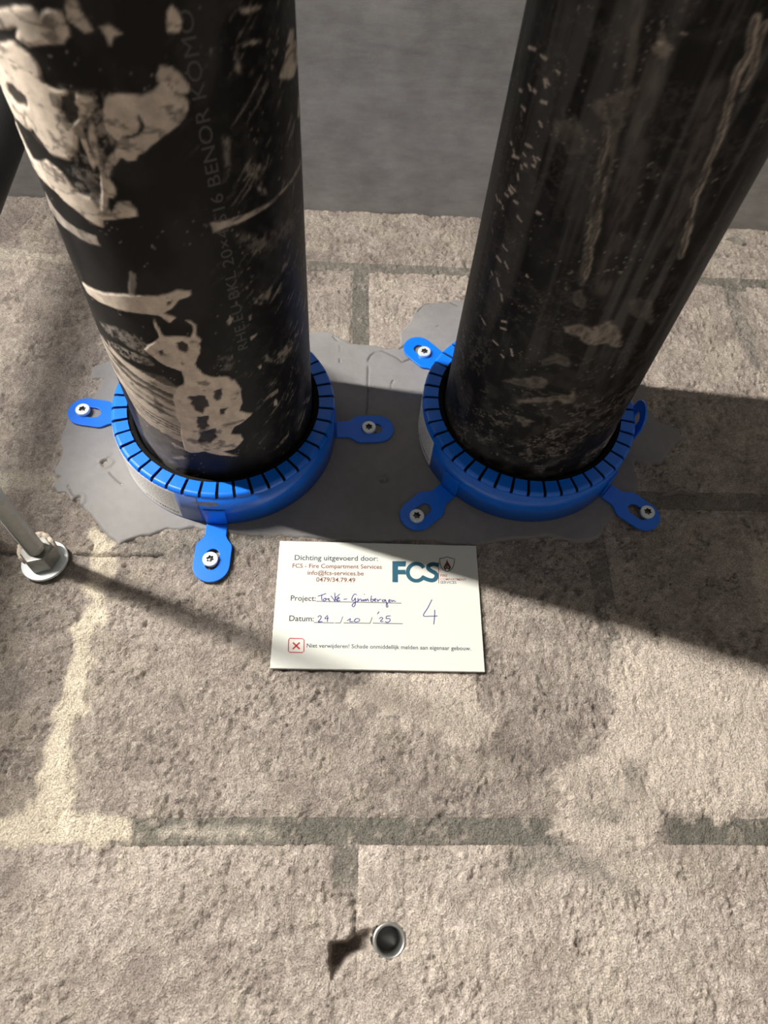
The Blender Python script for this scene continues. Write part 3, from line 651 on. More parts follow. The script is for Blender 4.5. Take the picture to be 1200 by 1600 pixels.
def wall_surface(U, V, joint, edge, shade):
    """relief n (mm) and colour of the masonry at (u, v); edge = distance to the piece's border"""
    Uw = U + 3.0 * (fbm(U / 6, V / 6, 11, 3) - 0.5) * 2; Vw = V + 3.0 * (fbm(U / 6, V / 6, 12, 3) - 0.5) * 2
    cream = marks(U + 7.0 * (fbm(U / 9, V / 9, 14, 4) - 0.5) * 2, Vw, 'cream', 2.5); pale = marks(Uw, Vw, 'pale', 10.0)
    grey = marks(Uw, Vw, 'grey', 5.0); blot = marks(Uw, Vw, 'blot', 2.5); jpale = marks(Uw, Vw, 'jointpale', 2.5)
    big = fbm(U / 60, V / 60, 3, 4); mid = fbm(U / 11, V / 11, 5, 4); fine = fbm(U / 3.2, V / 3.2, 8, 3)
    drag = fbm((U + 0.35 * V) / 2.6, (V - 0.35 * U) / 9.0, 21, 3)
    pits = smooth(0.62, 0.74, fbm(U / 2.6, V / 3.4, 31, 3)) * smooth(0.3, 0.6, noise(U / 25, V / 25, 33))
    grain = noise(U / 1.5, V / 1.5, 9)
    base = np.array([0.345, 0.296, 0.257]); light = np.array([0.48, 0.42, 0.365]); dark = np.array([0.225, 0.190, 0.165])
    f = smooth(0.22, 0.78, 0.22 * big + 0.33 * mid + 0.25 * fine + 0.2 * grain)[..., None]
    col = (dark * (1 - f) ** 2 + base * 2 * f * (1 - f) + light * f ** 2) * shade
    yel = smooth(0.55, 0.75, fbm(U / 18, V / 18, 41, 3))[..., None]
    col = col * (1 - 0.3 * yel) + np.array([0.47, 0.415, 0.325]) * 0.3 * yel
    speck = smooth(0.72, 0.8, noise(U / 1.7, V / 1.7, 51)) * smooth(0.4, 0.65, noise(U / 20, V / 20, 52))
    col = col * (1 - 0.35 * speck[..., None]) + np.array([0.6, 0.54, 0.46]) * 0.35 * speck[..., None]
    h = 0.9 * (mid - 0.5) + 1.5 * (fine - 0.5) + 0.9 * (drag - 0.5) + 0.75 * (grain - 0.5) - 1.6 * pits
    crev = smooth(0.030, 0.0, np.abs(fbm(U / 8 + 3.1, V / 11, 35, 4, 0.62) - 0.5)) * smooth(0.50, 0.68, fbm(U / 16, V / 16, 36, 3))
    h = h - 1.9 * crev
    js = joint_strength(U, V)
    js = np.clip(js * (0.35 + 0.65 * smooth(0.3, 0.45, fbm(U / 6, V / 6, 63, 5, 0.7))) , 0, 1)
    if joint:
        jc = np.array([0.150, 0.142, 0.118]) * (0.8 + 0.45 * fbm(U / 7, V / 7, 61, 4))[..., None]
        col = col * (1 - js[..., None]) + jc * js[..., None]
        h = h * (1 - 0.45 * js) - 1.2 * js
    else:
        chip = smooth(3.0, 0.0, edge + 3.2 * (fbm(U / 5, V / 5, 65, 3) - 0.5))
        h = h - 1.3 * chip * js
    cover = np.clip(np.maximum(cream, smooth(0.46, 0.64, pale * 0.62 + 0.95 * (fbm(U / 8, V / 8, 13, 6, 0.8) - 0.36))), 0, 1)
    cc = np.where((cream >= pale)[..., None], np.array([0.68, 0.60, 0.47]), np.array([0.60, 0.52, 0.44])) * (0.86 + 0.28 * mid)[..., None]
    col = col * (1 - 0.9 * cover[..., None]) + cc * 0.9 * cover[..., None]
    h = h * (1 - 0.35 * cover) + 0.45 * cover
    for mk, c3, a in ((grey, (0.17, 0.165, 0.14), 0.55), (blot, (0.44, 0.39, 0.32), 0.6), (jpale, (0.50, 0.45, 0.37), 0.7)):
        t = (mk * a * smooth(0.3, 0.55, fbm(U / 4, V / 4, 15, 3) + 0.15))[..., None]
        col = col * (1 - t) + np.array(c3) * t
    for pts in WALL_MARKS['wallcracks']:
        d = line_soft(U + 1.2 * (fbm(U / 7, V / 7, 91, 3) - 0.5), V + 2.6 * (fbm(U / 7, V / 7, 92, 3) - 0.5), pts, 1.2)
        k = d * smooth(0.2, 0.45, noise(U / 12, V / 12, 93))
        h = h - 3.0 * k; col = col * (1 - 0.6 * k[..., None])
    # broken-out hole beside the anchor, and the drilled hole for its sleeve
    for pts in WALL_MARKS['cavity']:
        cv = inside_soft(U + 1.5 * (fbm(U / 3, V / 3, 95, 3) - 0.5), V + 1.5 * (fbm(U / 3, V / 3, 96, 3) - 0.5), pts, 1.0)
        h = h - cv * (5.0 + 17.0 * smooth(66, 50, U) * smooth(-349, -338, V)) + cv * 2.0 * (fine - 0.5)
    for pts in WALL_MARKS['lump']:
        h = h + 0.9 * inside_soft(U, V, pts, 1.0)
        h = h - 2.5 * line_soft(U + 1.0 * (fine - 0.5), V, [pts[1], pts[2], pts[3]], 0.9) - 2.0 * line_soft(U, V, [pts[0], pts[1]], 0.8)
    da = np.hypot(U - ANCHOR[0], V - ANCHOR[1])
    h = np.where(da < 7.4, -38.0, h)
    return h, np.clip(col, 0.02, 0.9)


def piece(name, parent, u0, u1, v0, v1, joint, shade=1.0):
    near = u1 > -275 and u0 < 420 and v1 > -395
    step = 1.15 if near else 6.0
    nx = max(3, int(round((u1 - u0) / step)) + 1); ny = max(3, int(round((v1 - v0) / step)) + 1)
    U, V = np.meshgrid(np.linspace(u0, u1, nx), np.linspace(v0, v1, ny))
    e = np.minimum(np.minimum(U - u0, u1 - U), np.minimum(V - v0, v1 - V))
    h, col = wall_surface(U, V, joint, e, shade)
    Uw, Vw = warp(U, V)
    Vw = np.minimum(Vw, CEILING_V + 1.0)
    co = np.stack([Uw, Vw, h], -1).reshape(-1, 3); cols = col.reshape(-1, 3)
    quads = grid_quads(ny, nx)
    i = np.arange(ny * nx).reshape(ny, nx)
    ring = np.concatenate([i[0, :-1], i[:-1, -1], i[-1, :0:-1], i[:0:-1, 0]])
    front = co[ring].copy(); back = front.copy(); back[:, 2] = -45.0
    b0 = len(co); m = len(ring); k = np.arange(m); k2 = (k + 1) % m
    side = np.stack([b0 + k2, b0 + k, b0 + m + k, b0 + m + k2], -1)
    me = fast_mesh(name, np.concatenate([co, front, back]), np.concatenate([quads, side]), M['masonry'],
                   {'tint': np.concatenate([cols, cols[ring], cols[ring]])})
    return link(name, me, parent)


def box_mesh(name, u0, u1, v0, v1, n0, n1, mat):
    vs = [(u, v, n) for u in (u0, u1) for v in (v0, v1) for n in (n0, n1)]
    fs = [(0, 1, 3, 2), (4, 6, 7, 5), (0, 4, 5, 1), (2, 3, 7, 6), (0, 2, 6, 4), (1, 5, 7, 3)]
    return mesh_from(name, vs, fs, mat)


wall = link('wall_back', box_mesh('wall_back', U_MIN, U_MAX, -2400, CEILING_V, -190, -46, M['plaster']))
props(wall, kind='structure')
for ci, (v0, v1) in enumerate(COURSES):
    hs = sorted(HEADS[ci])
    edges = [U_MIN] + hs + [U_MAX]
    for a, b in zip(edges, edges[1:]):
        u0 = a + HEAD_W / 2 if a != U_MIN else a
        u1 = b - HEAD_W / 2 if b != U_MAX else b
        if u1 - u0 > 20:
            piece('block', wall, u0, u1, v0, v1, False, COURSE_LIGHT[ci] * (1.08 if u0 > 0 else (0.80 if u1 < -90 else 0.93)))  # light growing from left to right is painted into the block tint
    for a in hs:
        piece('mortar_joint', wall, a - HEAD_W / 2, a + HEAD_W / 2, v0, v1, True, COURSE_LIGHT[ci])
for j0, j1 in JOINTS:
    for a, b in ((U_MIN, -275), (-275, 420), (420, U_MAX)):
        piece('mortar_joint', wall, a, b, j0, j1, True)
def crumb(pts, rise, seed):
    """a broken flake of mortar clinging to the wall"""
    rnd = random.Random(seed)
    vs, fs = [], []
    n = len(pts); cx = sum(p[0] for p in pts) / n; cy = sum(p[1] for p in pts) / n
    for k, (fac, z) in enumerate(((1.1, -1.0), (1.0, rise * 0.6), (0.55, rise))):
        for p in pts:
            vs.append((cx + (p[0] - cx) * fac + rnd.uniform(-.3, .3), cy + (p[1] - cy) * fac + rnd.uniform(-.3, .3), z + rnd.uniform(-.4, .4) * k))
    for k in range(2):
        for j in range(n):
            fs.append((k * n + j, k * n + (j + 1) % n, k * n + n + (j + 1) % n, k * n + n + j))
    fs.append(tuple(2 * n + j for j in range(n)))
    link('mortar_crumb', mesh_from('mortar_crumb', vs, fs, M['crumb']), wall)


M['crumb'] = plain('mortar_crumb', (0.22, 0.20, 0.17), 0.95, noise_scale=300, noise_amt=0.3, bump=0.5)
crumb([(360.5, 172.0), (364.0, 177.0), (368.0, 176.0), (373.0, 171.5), (375.5, 167.0), (372.0, 166.5), (367.0, 170.0)], 4.0, 1)
crumb([(256.0, -80.5), (262.0, -77.0), (268.0, -74.0), (275.0, -76.5), (280.0, -79.0), (274.0, -79.0), (268.0, -77.5), (262.0, -79.5)], 3.0, 2)
lower = link('wall_lower', box_mesh('wall_lower', U_MIN, U_MAX, -2400, -900, -45.5, 0, M['plaster']))
props(lower, kind='structure')

ceiling = link('ceiling', box_mesh('ceiling', -1800, 1800, CEILING_V, CEILING_V + 200, -190, 3000, M['concrete']))
props(ceiling, kind='structure')
flr = link('floor', box_mesh('floor', -1800, 1800, -2450, -2400, -190, 3000, M['floor']))
props(flr, kind='structure')


# ---------------------------------------------------------------- grey sealing mortar smoothed over the wall around both pipes
def build_patch():
    st = 0.75
    us = np.arange(-165, 300, st); vs = np.arange(-150, 95, st)
    U, V = np.meshgrid(us, vs)
    poly = WALL_MARKS['patch'][0]
    Ue = U + 4.0 * (fbm(U / 8, V / 8, 201, 4) - 0.5); Ve = V + 4.0 * (fbm(U / 8, V / 8, 202, 4) - 0.5)
    m = inside_soft(Ue, Ve, poly, 4.0)
    h = -2.6 + 3.9 * smooth(0.12, 0.62, m) + 0.45 * (fbm(U / 40, V / 40, 203, 3) - 0.5) + 0.22 * (fbm(U / 5, V / 5, 204, 3) - 0.5)
    rough = smooth(0.5, 0.68, fbm(U / 22, V / 22, 206, 3)) * smooth(0.95, 0.6, m)
    h = h - 0.8 * rough * fbm(U / 3, V / 3, 207, 3)
    lines = np.zeros(U.shape)
    for pts in WALL_MARKS['cracks']:
        lines = np.maximum(lines, line_soft(U + 1.0 * (fbm(U / 5, V / 5, 211, 3) - 0.5), V + 1.0 * (fbm(U / 5, V / 5, 212, 3) - 0.5), pts, 0.8) * smooth(0.3, 0.5, noise(U / 6, V / 6, 213)))
    h = h - 1.0 * lines
    for a, b, r in WALL_MARKS['dents']:
        d = np.hypot(U - a, (V - b)) + 2.5 * (fbm(U / 2.5, V / 2.5, 215, 2) - 0.5)
        h = h - 1.8 * smooth(r, r * 0.4, d) + 0.9 * smooth(r * 0.7, 0, np.abs(d - r * 1.15))
    f = fbm(U / 30, V / 30, 221, 4)[..., None]
    col = np.array([0.200, 0.194, 0.190]) * (0.84 + 0.32 * f) * (0.93 + 0.14 * fbm(U / 4, V / 4, 222, 3))[..., None]
    col = col * (1 - 0.35 * rough[..., None]) + np.array([0.27, 0.235, 0.20]) * 0.35 * rough[..., None]
    col = col * (1 - 0.5 * lines[..., None])
    keep = (m > 0.02)
    q = grid_quads(*U.shape)
    q = q[keep.ravel()[q].any(1)]
    ids, inv = np.unique(q, return_inverse=True)
    co = np.stack([U, V, h], -1).reshape(-1, 3)[ids]
    o = link('sealing_mortar', fast_mesh('sealing_mortar', co, inv.reshape(-1, 4), M['sealant'], {'tint': col.reshape(-1, 3)[ids]}))
    props(o, 'smooth grey sealing mortar smeared over the block wall around both black pipes', 'mortar patch')


def sealant_mat():
    m, N, L, b = new_mat('grey_sealing_mortar')
    at = N.new('ShaderNodeAttribute'); at.attribute_name = 'tint'
    L.new(at.outputs['Color'], b.inputs['Base Color'])
    tc = N.new('ShaderNodeTexCoord')
    n2 = N.new('ShaderNodeTexNoise'); n2.inputs['Scale'].default_value = 500; n2.inputs['Detail'].default_value = 4
    L.new(tc.outputs['Object'], n2.inputs['Vector'])
    bp = N.new('ShaderNodeBump'); bp.inputs['Distance'].default_value = 0.00022
    L.new(n2.outputs['Fac'], bp.inputs['Height']); L.new(bp.outputs[0], b.inputs['Normal'])
    b.inputs['Roughness'].default_value = 0.7; b.inputs['Specular IOR Level'].default_value = 0.35
    return m


M['sealant'] = sealant_mat()
build_patch()


# ---------------------------------------------------------------- the two black drain pipes
def pipe_grid():
    th = np.radians(np.linspace(90, 450, 451)[:-1])
    n = np.concatenate([np.arange(1.0, 335, 0.85), np.linspace(336, 1500, 40)])
    return th, n


def build_pipe(name, centre, soil_fn, label):
    th, n = pipe_grid()
    T, Nn = np.meshgrid(th, n)
    cov, tone, dust, lift = soil_fn(np.degrees(T), Nn)
    R = PIPE_R + lift
    co = np.stack([R * np.cos(T), R * np.sin(T), Nn], -1).reshape(-1, 3)
    ny, nx = T.shape
    i = np.arange(ny * nx).reshape(ny, nx); j = np.roll(i, -1, axis=1)
    q = np.stack([i[:-1], j[:-1], j[1:], i[1:]], -1).reshape(-1, 4)
    cols = np.stack([cov, tone, dust], -1).reshape(-1, 3)
    root = thing(name, (centre[0], centre[1], 0), label, 'pipe', 'drain pipes through the wall')
    o = link('pipe_tube', fast_mesh('pipe_tube', co, q, M['pipe'], {'soil': cols}), root)
    vs, fs = lathe([(54.6, 1500), (51, 1500), (51, 1200), (54.6, 1200)], 64)
    link('pipe_end', mesh_from('pipe_end', vs, fs, M['black_pipe'], True), root)
    return root


DEG = math.pi / 180 * PIPE_R           # mm of arc per degree


def arc_pts(pts):
    return [(a * DEG, b) for a, b in pts]


def left_soil(A, Nn):
    X = A * DEG; Y = Nn
    w1 = 1.2 * (fbm(X / 4, Y / 4, 301, 3) - 0.5); w2 = 1.2 * (fbm(X / 4, Y / 4, 302, 3) - 0.5)
    cov = np.zeros(X.shape); tone = np.full(X.shape, 0.5); lift = np.zeros(X.shape)
    for t, c, l, s, pts in LEFT_SPLASH:
        m = inside_soft(X + w1, Y + w2, arc_pts(pts), s)
        if c < 0.65:                                  # thin broken film rather than a thick splash
            m = m * smooth(0.36, 0.62, fbm(X / 2.4, Y / 2.4, 305, 4, 0.65))
        k = m * c
        tone = np.where(k > cov, t, tone); cov = np.maximum(cov, k); lift = np.maximum(lift, m * l)
    # brushed cement on the lamp side near the collar: fine wavy stripes
    m = inside_soft(X + w1, Y + w2, arc_pts(LEFT_STRIPES), 1.5)
    g = Y + 0.55 * X * 0.55 + 3.5 * fbm(X / 22, Y / 22, 311, 3)
    st = smooth(0.28, 0.52, noise(g / 1.5, X / 60, 312) * 0.72 + 0.28 * fbm(X / 6, Y / 3, 313, 3))
    k = m * np.maximum(st * 0.92, 0.22)
    tone = np.where(k > cov, 0.72, tone); cov = np.maximum(cov, k); lift = np.maximum(lift, 0.2 * k)
    for pts in LEFT_HOLES:
        m = inside_soft(X + w1 * 3.0, Y + w2 * 3.0, arc_pts(pts), 0.5)
        cov = cov * (1 - 0.93 * m); lift = lift * (1 - m)
    thin = smooth(0.36, 0.26, fbm(X / 7, Y / 5, 321, 4))
    cov = cov * (1 - 0.6 * thin)
    vein = smooth(0.0, 0.055, np.abs(fbm(X / 13 + 0.6 * fbm(X / 8, Y / 8, 325, 3), Y / 9, 326, 4) - 0.5))
    cov = cov * (1 - 0.6 * (1 - vein) * smooth(170, 215, Y))
    tone = np.clip(tone + (0.35 + 0.45 * smooth(170, 215, Y)) * (fbm(X / 9, Y / 6, 323, 4) - 0.5), 0, 1)
    # specks, scrapes and dust
    sp = 0.6 * smooth(0.74, 0.80, fbm((X + 0.7 * Y) / 2.1, (Y - 0.7 * X) / 2.1, 331, 3, 0.7)) * smooth(0.45, 0.7, noise(X / 14, Y / 14, 332))
    side = smooth(285, 330, A) * smooth(380, 350, A)
    scr = smooth(0.62, 0.75, fbm((X * -0.75 + Y) / 1.6, (X + Y * 0.75) / 14, 335, 3, 0.6)) * smooth(0.52, 0.7, fbm(X / 10, Y / 10, 336, 3)) * side
    k = np.maximum(sp * 0.7, scr * 0.55)
    tone = np.where(k > cov, 0.55, tone); cov = np.maximum(cov, k)
    dust = 0.03 + 0.24 * smooth(0.45, 0.75, fbm(X / 16, Y / 30, 341, 4)) * (0.35 + 0.65 * side) + 0.12 * smooth(0.5, 0.7, fbm(X / 3, Y / 3, 342, 3)) * side
    return cov, tone, np.clip(dust, 0, 1), lift


def right_soil(A, Nn):
    X = A * DEG; Y = Nn
    w1 = 5.0 * (fbm(X / 4, Y / 4, 401, 5, 0.65) - 0.5); w2 = 5.0 * (fbm(X / 4, Y / 4, 402, 4) - 0.5)
    cov = np.zeros(X.shape); tone = np.full(X.shape, 0.4); lift = np.zeros(X.shape)
    for t, c, l, s, pts in RIGHT_SPLASH:
        m = inside_soft(X + w1, Y + w2, arc_pts(pts), max(s, 1.6) if c < 0.65 else s)
        rim = np.clip(4 * m * (1 - m), 0, 1)
        m = m * (0.30 + 0.5 * rim + 0.5 * smooth(0.35, 0.65, fbm(X / 3, Y / 5, 403, 4, 0.65)))
        m = np.clip(m, 0, 1)
        k = m * c; tone = np.where(k > cov, t, tone); cov = np.maximum(cov, k); lift = np.maximum(lift, m * l)
    for pts in RIGHT_SCRATCH_GLINTS:  # sparkle of lamp light on the scratches, painted as short pale strokes
        k = line_soft(X, Y, arc_pts(pts), 0.9) * 0.9; tone = np.where(k > cov, 0.85, tone); cov = np.maximum(cov, k)
    for t, c, wd, pts in RIGHT_LINES:
        P = arc_pts(pts)
        wob = 3.2 * (fbm(X / 6, Y / 7, 411, 5, 0.6) - 0.5)
        m = line_soft(X + wob, Y, P, wd) * (0.25 + 0.75 * smooth(0.35, 0.6, fbm(X / 2, Y / 8, 412, 3)))
        if wd < 2.5:
            m = m * (1 - 0.8 * line_soft(X + wob + 0.3, Y, P, wd * 0.45))
        k = m * c; tone = np.where(k > cov, t, tone); cov = np.maximum(cov, k)
    low = smooth(150, 60, Y)
    web = smooth(0.06, 0.0, np.abs(fbm(X / 7, Y / 6, 421, 6, 0.65) - 0.5)) * smooth(0.38, 0.6, fbm(X / 20, Y / 20, 422, 3))
    k = web * (0.10 + 0.42 * low); tone = np.where(k > cov, 0.3, tone); cov = np.maximum(cov, k)
    left_side = smooth(262, 235, A)
    sp = smooth(0.86, 0.94, noise((X + 0.6 * Y) / 0.9, (Y - 0.6 * X) / 3.2, 431)) * smooth(0.5, 0.7, noise(X / 9, Y / 9, 432)) * left_side
    sp = np.maximum(sp, smooth(0.74, 0.80, fbm((X + 0.7 * Y) / 2.0, (Y - 0.7 * X) / 2.0, 433, 3, 0.7)) * smooth(0.5, 0.75, noise(X / 12, Y / 12, 434)))
    k = sp * 0.42; tone = np.where(k > cov, 0.55, tone); cov = np.maximum(cov, k)
    streak = smooth(0.42, 0.72, fbm(X / 4.5, Y / 90, 441, 4))
    dust = 0.03 + 0.42 * streak * smooth(90, 160, Y) + 0.26 * smooth(0.42, 0.7, fbm(X / 8, Y / 8, 442, 5)) * (0.4 + 0.6 * low)
    return cov, tone, np.clip(dust, 0, 1), lift


left = build_pipe('drain_pipe', LEFT_PIPE, left_soil, 'left black drain pipe splashed with cream cement and faint printed lettering')
right = build_pipe('drain_pipe', RIGHT_PIPE, right_soil, 'right black drain pipe with grey dust streaks and no cement splashes')


def wrap_text(s, parent, angle0, n0, height, radius, direction, mat, name, bold=0.0, length=None, slope=0.0):
    """letters wrapped on a cylinder. direction 'out': reads along the axis away from the wall; 'round': round the ring, upside down"""
    vs, fs, w = text_shape(s, bold)
    k = height / 0.72
    kx = k if length is None else length / w
    out = []
    for x, y in vs:
        if direction == 'out':
            a = math.radians(angle0) - (y * k) / radius + slope * x * kx / radius; n = n0 + x * kx
        else:
            a = math.radians(angle0) - x * kx / radius; n = n0 - y * k
        out.append((radius * math.cos(a), radius * math.sin(a), n))
    me = mesh_from(name, out, fs, mat)
    return link(name, me, parent)


lt = wrap_text('RHE.EU BKL 20×4 S16 BENOR KOMO', left, 302.0, 138.0, 5.2, PIPE_R + 0.06, 'out', M['marking'], 'printed_lettering', 0.0, 150.0, -0.012)
props(lt, 'faint grey lettering printed along the pipe')


# ---------------------------------------------------------------- blue fire collars
RING_R, RING_H, FLANGE_R = 69.3, 34.9, 59.5
TABS = 42


def collar_meshes():
    g = {}
    vs, fs = lathe([(RING_R, 1.6), (RING_R, 31.6), (RING_R - 0.9, 31.6), (RING_R - 0.9, 1.6)], 192)
    g['shell'] = mesh_from('shell', vs, fs, M['blue'], True)
    prof = [(RING_R, 31.5)]
    for k in range(0, 6):
        a = math.radians(18 * k)
        prof.append((RING_R - 2.4 + 2.4 * math.cos(a), 32.5 + 2.4 * math.sin(a)))
    prof += [(FLANGE_R, RING_H), (FLANGE_R, RING_H - 0.9), (RING_R - 2.4, RING_H - 0.9), (RING_R - 0.9, 31.5)]
    half = 360 / TABS / 2 - 0.80
    vs, fs = lathe(prof, 4, -half, half)
    g['tab'] = mesh_from('tab', vs, fs, M['blue'])
    vs, fs = lathe([(PIPE_R + 0.7, 2.0), (PIPE_R + 0.7, 31.5), (57.0, 33.2), (68.2, 33.6), (68.2, 2.0)], 128)
    g['liner'] = mesh_from('liner', vs, fs, M['liner'], True)
    # bracket: strip on the shell, bend, waisted ear with an oblong hole
    def ear(bm, z):
        out = []
        for x, y in [(70.6, -6.5), (78.0, -6.5), (80.5, -7.6), (84.0, -10.4), (86.0, -11.0)]:
            out.append((x, y))
        for k in range(0, 13):
            a = math.radians(-90 + 15 * k)
            out.append((98.5 + 11.0 * math.cos(a), 11.0 * math.sin(a)))
        out += [(x, -y) for x, y in [(86.0, -11.0), (84.0, -10.4), (80.5, -7.6), (78.0, -6.5), (70.6, -6.5)]]
        hole = []
        for k in range(9):
            a = math.radians(-90 + 22.5 * k); hole.append((97.5 + 4.0 * math.cos(a), 4.0 * math.sin(a)))
        for k in range(9):
            a = math.radians(90 + 22.5 * k); hole.append((91.5 + 4.0 * math.cos(a), 4.0 * math.sin(a)))
        return out, hole
    bm = bmesh.new()
    out, hole = ear(bm, 0)
    eds = []
    for loop in (out, hole):
        vv = [bm.verts.new((x / 1000, y / 1000, 0.0017)) for x, y in loop]
        eds += [bm.edges.new((vv[i], vv[(i + 1) % len(vv)])) for i in range(len(vv))]
    bmesh.ops.triangle_fill(bm, use_beauty=True, edges=eds)
    faces = bm.faces[:]
    r = bmesh.ops.extrude_face_region(bm, geom=faces)
    bmesh.ops.translate(bm, verts=[e for e in r['geom'] if isinstance(e, bmesh.types.BMVert)], vec=(0, 0, 0.0014))
    strip = [(70.3, 1.9), (70.3, 19.0), (69.4, 19.0), (69.4, 1.7)]
    # upright strip, following the ring
    pv = []
    for k in range(7):
        a = math.radians(-5.35 + 10.7 * k / 6)
        pv.append([bm.verts.new((rr * math.cos(a) / 1000, rr * math.sin(a) / 1000, nn / 1000)) for rr, nn in strip])
    for k in range(6):
        for j in range(4):
            bm.faces.new((pv[k][j], pv[k + 1][j], pv[k + 1][(j + 1) % 4], pv[k][(j + 1) % 4]))
    bm.faces.new(pv[0]); bm.faces.new(pv[6])
    bmesh.ops.recalc_face_normals(bm, faces=bm.faces)
    me = bpy.data.meshes.new('bracket'); bm.to_mesh(me); bm.free(); me.materials.append(M['blue'])
    g['bracket'] = me
    # the unused bracket: its ear folded up from the wall
    me2 = me.copy(); me2.name = 'bracket_folded'
    b = math.radians(84)
    for v in me2.vertices:
        if v.co.x > 0.0712:
            d = v.co.x - 0.0712; z = v.co.z - 0.0017
            v.co.x = 0.0712 + d * math.cos(b) - z * math.sin(b); v.co.z = 0.0017 + d * math.sin(b) + z * math.cos(b)
    g['bracket_folded'] = me2
    # screw: low head with a six-lobe recess
    seg = 36; vs, fs = [], []
    rings = [[(4.1, 3.1)] * seg, [(4.7, 3.5)] * seg, [(4.7, 5.0)] * seg, [(4.35, 5.5)] * seg]
    lobe = [(2.15 + 0.38 * math.cos(6 * 2 * math.pi * k / seg), 5.5) for k in range(seg)]
    floor_ = [(r0 * 0.9, 4.2) for r0, _ in lobe]
    rings += [lobe, floor_]
    for ring in rings:
        for k, (rr, nn) in enumerate(ring):
            a = 2 * math.pi * k / seg; vs.append((rr * math.cos(a), rr * math.sin(a), nn))
    for i in range(len(rings) - 1):
        for k in range(seg):
            fs.append((i * seg + k, i * seg + (k + 1) % seg, (i + 1) * seg + (k + 1) % seg, (i + 1) * seg + k))
    fs.append(tuple(range(seg)))
    vs.append((0, 0, 4.7)); c = len(vs) - 1
    i = len(rings) - 1
    for k in range(seg):
        fs.append((i * seg + k, i * seg + (k + 1) % seg, c))
    me = mesh_from('screw', vs, fs, M['zinc'])
    me.materials.append(M['recess'])
    for p in me.polygons:
        r_ = max(math.hypot(me.vertices[v].co.x, me.vertices[v].co.y) for v in p.vertices)
        if r_ < 0.0027 and p.center.z < 0.0054:
            p.material_index = 1
    g['screw'] = me
    return g


G = collar_meshes()


def build_collar(centre, label, brackets, film, sticker):
    root = thing('fire_collar', (centre[0], centre[1], 0.0), label, 'pipe collar', 'blue collars round the drain pipes')
    link('shell', G['shell'], root)
    link('liner', G['liner'], root)
    rnd = random.Random(int(centre[0]))
    for k in range(TABS):
        o = link('tab', G['tab'], root)
        o.rotation_euler = (0, 0, math.radians(360 / TABS * k + 2.0))
        if rnd.random() < 0.35:
            o.scale = (1, 1, 1 - 0.012 * rnd.random())
    for ang, screw_r, folded, off in brackets:
        b = link('bracket', G['bracket_folded'] if folded else G['bracket'], root)
        b.rotation_euler = (0, 0, math.radians(ang))
        bevel(b, 0.3, 2)
        if screw_r:
            s = link('screw', G['screw'], b)
            s.location = (screw_r / 1000, off / 1000, 0)
            s.rotation_euler = (math.radians(rnd.uniform(-4, 4)), math.radians(rnd.uniform(-4, 4)), rnd.uniform(0, 6))
    a0, a1, n0, n1 = sticker
    vs, fs = [], []
    for k in range(33):
        a = math.radians(a0 + (a1 - a0) * k / 32)
        for rr, nn in ((RING_R + 0.05, n0), (RING_R + 0.14, n0), (RING_R + 0.14, n1), (RING_R + 0.05, n1)):
            vs.append((rr * math.cos(a), rr * math.sin(a), nn))
    for k in range(32):
        for j in range(4):
            fs.append((4 * k + j, 4 * k + 4 + j, 4 * k + 4 + (j + 1) % 4, 4 * k + (j + 1) % 4))
    fs += [(0, 1, 2, 3), (128, 129, 130, 131)]
    st = link('sticker', mesh_from('sticker', vs, fs, M['sticker'], False), root)
    props(st, 'white paper sticker with small grey print')
    # rows of print too small to read, as dashes
    vs, fs = [], []
    row = n0 + 9.0
    while row < n1 - 2:
        a = a1 - 2.0
        stop = a0 + (a1 - a0) * 0.12 + rnd.uniform(0, 12)
        while a > stop:
            wl = rnd.uniform(0.8, 2.6)
            b_ = len(vs)
            for k in range(3):
                aa = math.radians(a - wl * k / 2)
                for nn in (row, row + 0.38):
                    vs.append(((RING_R + 0.18) * math.cos(aa), (RING_R + 0.18) * math.sin(aa), nn))
            fs += [(b_, b_ + 2, b_ + 3, b_ + 1), (b_ + 2, b_ + 4, b_ + 5, b_ + 3)]
            a -= wl + 0.6
        row += 2.3
    link('print', mesh_from('print', vs, fs, M['tiny']), st)
    wrap_text('PROMASTOP', st, a1 - 1.6, n0 + 5.4, 2.6, RING_R + 0.18, 'round', M['tiny'], 'print', 0.01, 26.0 if film else 22.0)
    if film:
        vs, fs = lathe([(RING_R + 0.04, 2.6), (RING_R + 0.09, 2.6), (RING_R + 0.09, 31.5), (RING_R + 0.04, 31.5)], 12, a1 + 0.3, a1 + 11.5)
        fl = link('sticker_backing', mesh_from('sticker_backing', vs, fs, M['sticker_film'], True), root)
        vs, fs = [], []
        sm = [(258.0, 25.6), (260.5, 27.0), (264.0, 28.0), (268.5, 28.6), (271.5, 28.0), (272.5, 26.0), (270.0, 23.5), (266.0, 22.6), (262.5, 23.2), (260.5, 24.4)]
        for a, nn in sm:
            vs.append(((RING_R + 0.16) * math.cos(math.radians(a)), (RING_R + 0.16) * math.sin(math.radians(a)), nn))
        vs.append(((RING_R + 0.3) * math.cos(math.radians(266)), (RING_R + 0.3) * math.sin(math.radians(266)), 25.8))
        for k in range(len(sm)):
            fs.append((k, (k + 1) % len(sm), len(sm)))
        props(link('mortar_smear', mesh_from('mortar_smear', vs, fs, M['smear'], True), root), 'grey mortar smear')
    return root


